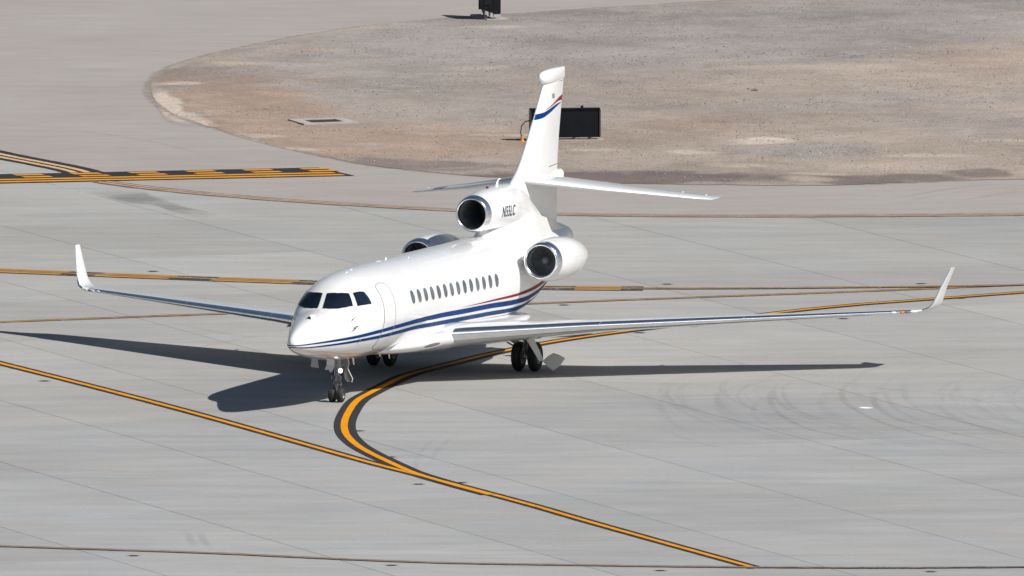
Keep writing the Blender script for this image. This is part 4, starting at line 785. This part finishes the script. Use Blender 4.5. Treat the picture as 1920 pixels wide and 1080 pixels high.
p=ground(1059,266.5,.0); sr_=sign_board((p[0],p[1],.03),radians(7),2.09,.84,.13,'wide black taxiway sign seen from behind on the gravel island beyond the jet tail',(-.78,-.3,.28,.75))
MB().tube([(-1.05,0,.62),(-1.18,-.05,.60),(-1.30,-.10,.48),(-1.33,-.12,.28),(-1.29,-.14,.06)],[.017]*5,8).build('power_cable',CABLE,sr_,True,60)
MB().lathe((-1.29,-.14,.0),(0,0,1),[(0,.085),(.03,.085),(.05,.05),(.16,.04),(.17,0)],16).build('cable_fitting',ORNG,sr_,True,40)
p=ground(918,36.0,.0)
s2=empty('taxiway_sign',(p[0],p[1],.03),(0,0,radians(-74))); tag(s2,'black taxiway sign seen end on where the gravel island meets the top edge','sign')
bx('sign_pad',(0,0,.015),(.95,.36,.04),PADC,s2,.015)
bx('sign_panel',(0,0,.22+.55),(.82,.105,.55),BLACKP,s2,.015)
for q in(-1,1): bx('sign_frame',(q*.825,0,.22+.55),(.02,.12,.56),BLACKP,s2,.006)
bx('end_plate',(.80,.0,.20),(.03,.12,.10),PADC,s2,.008)
for x in (-.6,0,.6): MB().tube([(x,0,.05),(x,0,.26)],[.035,.035],10).build('sign_leg',GALV,s2,True,40)
MB().tube([(.35,-.14,.42),(.35,-.30,.46),(.42,-.36,.3),(.5,-.30,.10)],[.02]*4,8).build('power_cable',CABLE,s2,True,60)
MB().lathe((.52,-.27,.0),(0,0,1),[(0,.08),(.03,.08),(.05,.05),(.16,.04),(.17,0)],16).build('cable_fitting',ORNG,s2,True,40)
# catch basin
c=(ground(606,229.5,.05)); a=ground(545,228); b=ground(670,231); dv=(ground(566,235)-ground(545,224.5))
dr=empty('storm_drain',(c[0],c[1],.075),(0,0,radians(18))); tag(dr,'square concrete storm drain with a rusty grate in the gravel','drain')
m=MB(); o_=[(-.85,-.80),(.85,-.80),(.85,.80),(-.85,.80)]; i_=[(-.5,-.46),(.5,-.46),(.5,.46),(-.5,.46)]
v=[(x,y,.03) for x,y in o_]+[(x,y,.03) for x,y in i_]+[(x,y,-.06) for x,y in o_]+[(x,y,-.05) for x,y in i_]
m.add(v,[(k,(k+1)%4,4+(k+1)%4,4+k) for k in range(4)]+[(8+k,8+(k+1)%4,(k+1)%4,k) for k in range(4)]+[(4+k,4+(k+1)%4,12+(k+1)%4,12+k) for k in range(4)])
m.build('drain_collar',PADC,dr,False)
RUST=plain('rusty_steel',(.10,.058,.04),.85,.0,12,.4); m=MB()
for k in range(13): m.box((-.46+.0767*k,0,.008),(.018,.455,.008))
for k in (-.3,0,.3): m.box((0,k,.004),(.48,.012,.006))
g_=m.build('drain_grate',RUST,dr,False,recalc=False); m=MB(); m.add([(x,y,-.006) for x,y in i_],[(0,1,2,3)]); m.build('drain_pit',plain('pit_dirt',(.13,.075,.05),.95),dr,False,recalc=False)
# flush lights in the pavement
IRON=plain('light_iron',(.05,.05,.05),.6,.3,20,.3); LENS=plain('light_lens',(.10,.12,.10),.15)
PUT=[((83.5,714.5),'just below the straight yellow line at the left edge'),((250.5,1042),'below the worn line in the bottom left corner'),((287,509),'above the far dashed line behind the right wing'),((673,808),'inside the tight bend of the yellow curve'),((732,857),'above the lower end of the yellow curve'),((865,905),'just above the merged yellow line'),((785,908),'below the fork where the yellow lines join'),((734,1060),'below the worn line near the bottom centre left'),((1238,1070),'below the worn line where the yellow line nears it'),((1251,533),'above the far thin line right of the tail'),((1057.5,572),'below the far thin line beside the rear fuselage'),((1199,624),'below the left wing of the jet near the curve'),((1727,532),'above the far lines at the left winglet'),((1800,559.5),'below the yellow line at the right edge'),((1581,597.5),'just under the outer left wing'),((1745,1072),'below the blackened line in the bottom right corner'),((955,667),'in front of the left main wheels'),((1520,345.5),None)]
SEAL2=plain('pale_sealant',(.24,.235,.23),.9)
proto=None
for (u,v_),where in PUT[:-1]:
    p=ground(u,v_)
    if proto is None:
        o=empty('inset_light',(p[0],p[1],0)); 
        MB().lathe((0,0,0),(0,0,1),[(0,.125),(.004,.125),(.010,.10),(.014,.05),(.014,0)],24).build('light_housing',IRON,o,True,30)
        MB().box((0,-.075,.012),(.035,.022,.005)).build('light_lens',LENS,o,bevel=.003)
        bl=MB(); bl.add([(.0+.19*cos(q)*(1+.12*sin(3*q)),.22*sin(q)*(1+.1*cos(2*q)),.0013) for q in np.linspace(0,2*pi,25)[:-1]],[tuple(range(24))]); bl.build('sealant_ring',SEAL2,o,False,recalc=False)
        proto=o
    else:
        o=proto.copy(); link(o); o.location=(p[0],p[1],0)
        for ch in proto.children: d=ch.copy(); link(d,o)
    tag(o,'flush dark pavement light '+where,'pavement light','pavement lights along the taxi lines')
    q_=p+np.array([.36,.02,0]); 
# small shrub
lf=NT('dry_leaf'); lf.set(lf.scale((.045,.055,.03),lf.ramp(lf.noise(20),.3,.7,.6,1.5)),.8); TW=plain('twig',(.10,.07,.05),.9)
for (u,v_,r_,lab) in ((1415,171.5,.12,'small dark green weed growing alone in the gravel'),(1403,168,.06,'tiny dark sprig beside the larger weed in the gravel')):
    p=ground(u,v_,.05); s=empty('weed',(p[0],p[1],.04)); tag(s,lab,'weed'); m=MB(); tw=MB()
    for k in range(70):
        d=RNG.normal(0,1,3); d[2]=abs(d[2])*.8; d/=np.linalg.norm(d); q=d*r_*(.3+.7*RNG.random()); e=np.cross(d,RNG.normal(0,1,3)); e/=np.linalg.norm(e); l=r_*.28; f_=d*l; m.add([q,q+f_*.5+e*l*.3,q+f_,q+f_*.5-e*l*.3],[(0,1,2,3)])
    for k in range(9):
        d=RNG.normal(0,1,3); d[2]=abs(d[2])+.3; d/=np.linalg.norm(d); tw.tube([(0,0,-.05),d*r_*.5,d*r_*.9],[.008,.006,.003],5)
    m.build('leaf_clump',lf.m,s,False,recalc=False); tw.build('twig',TW,s,True)
bpy.context.view_layer.update()
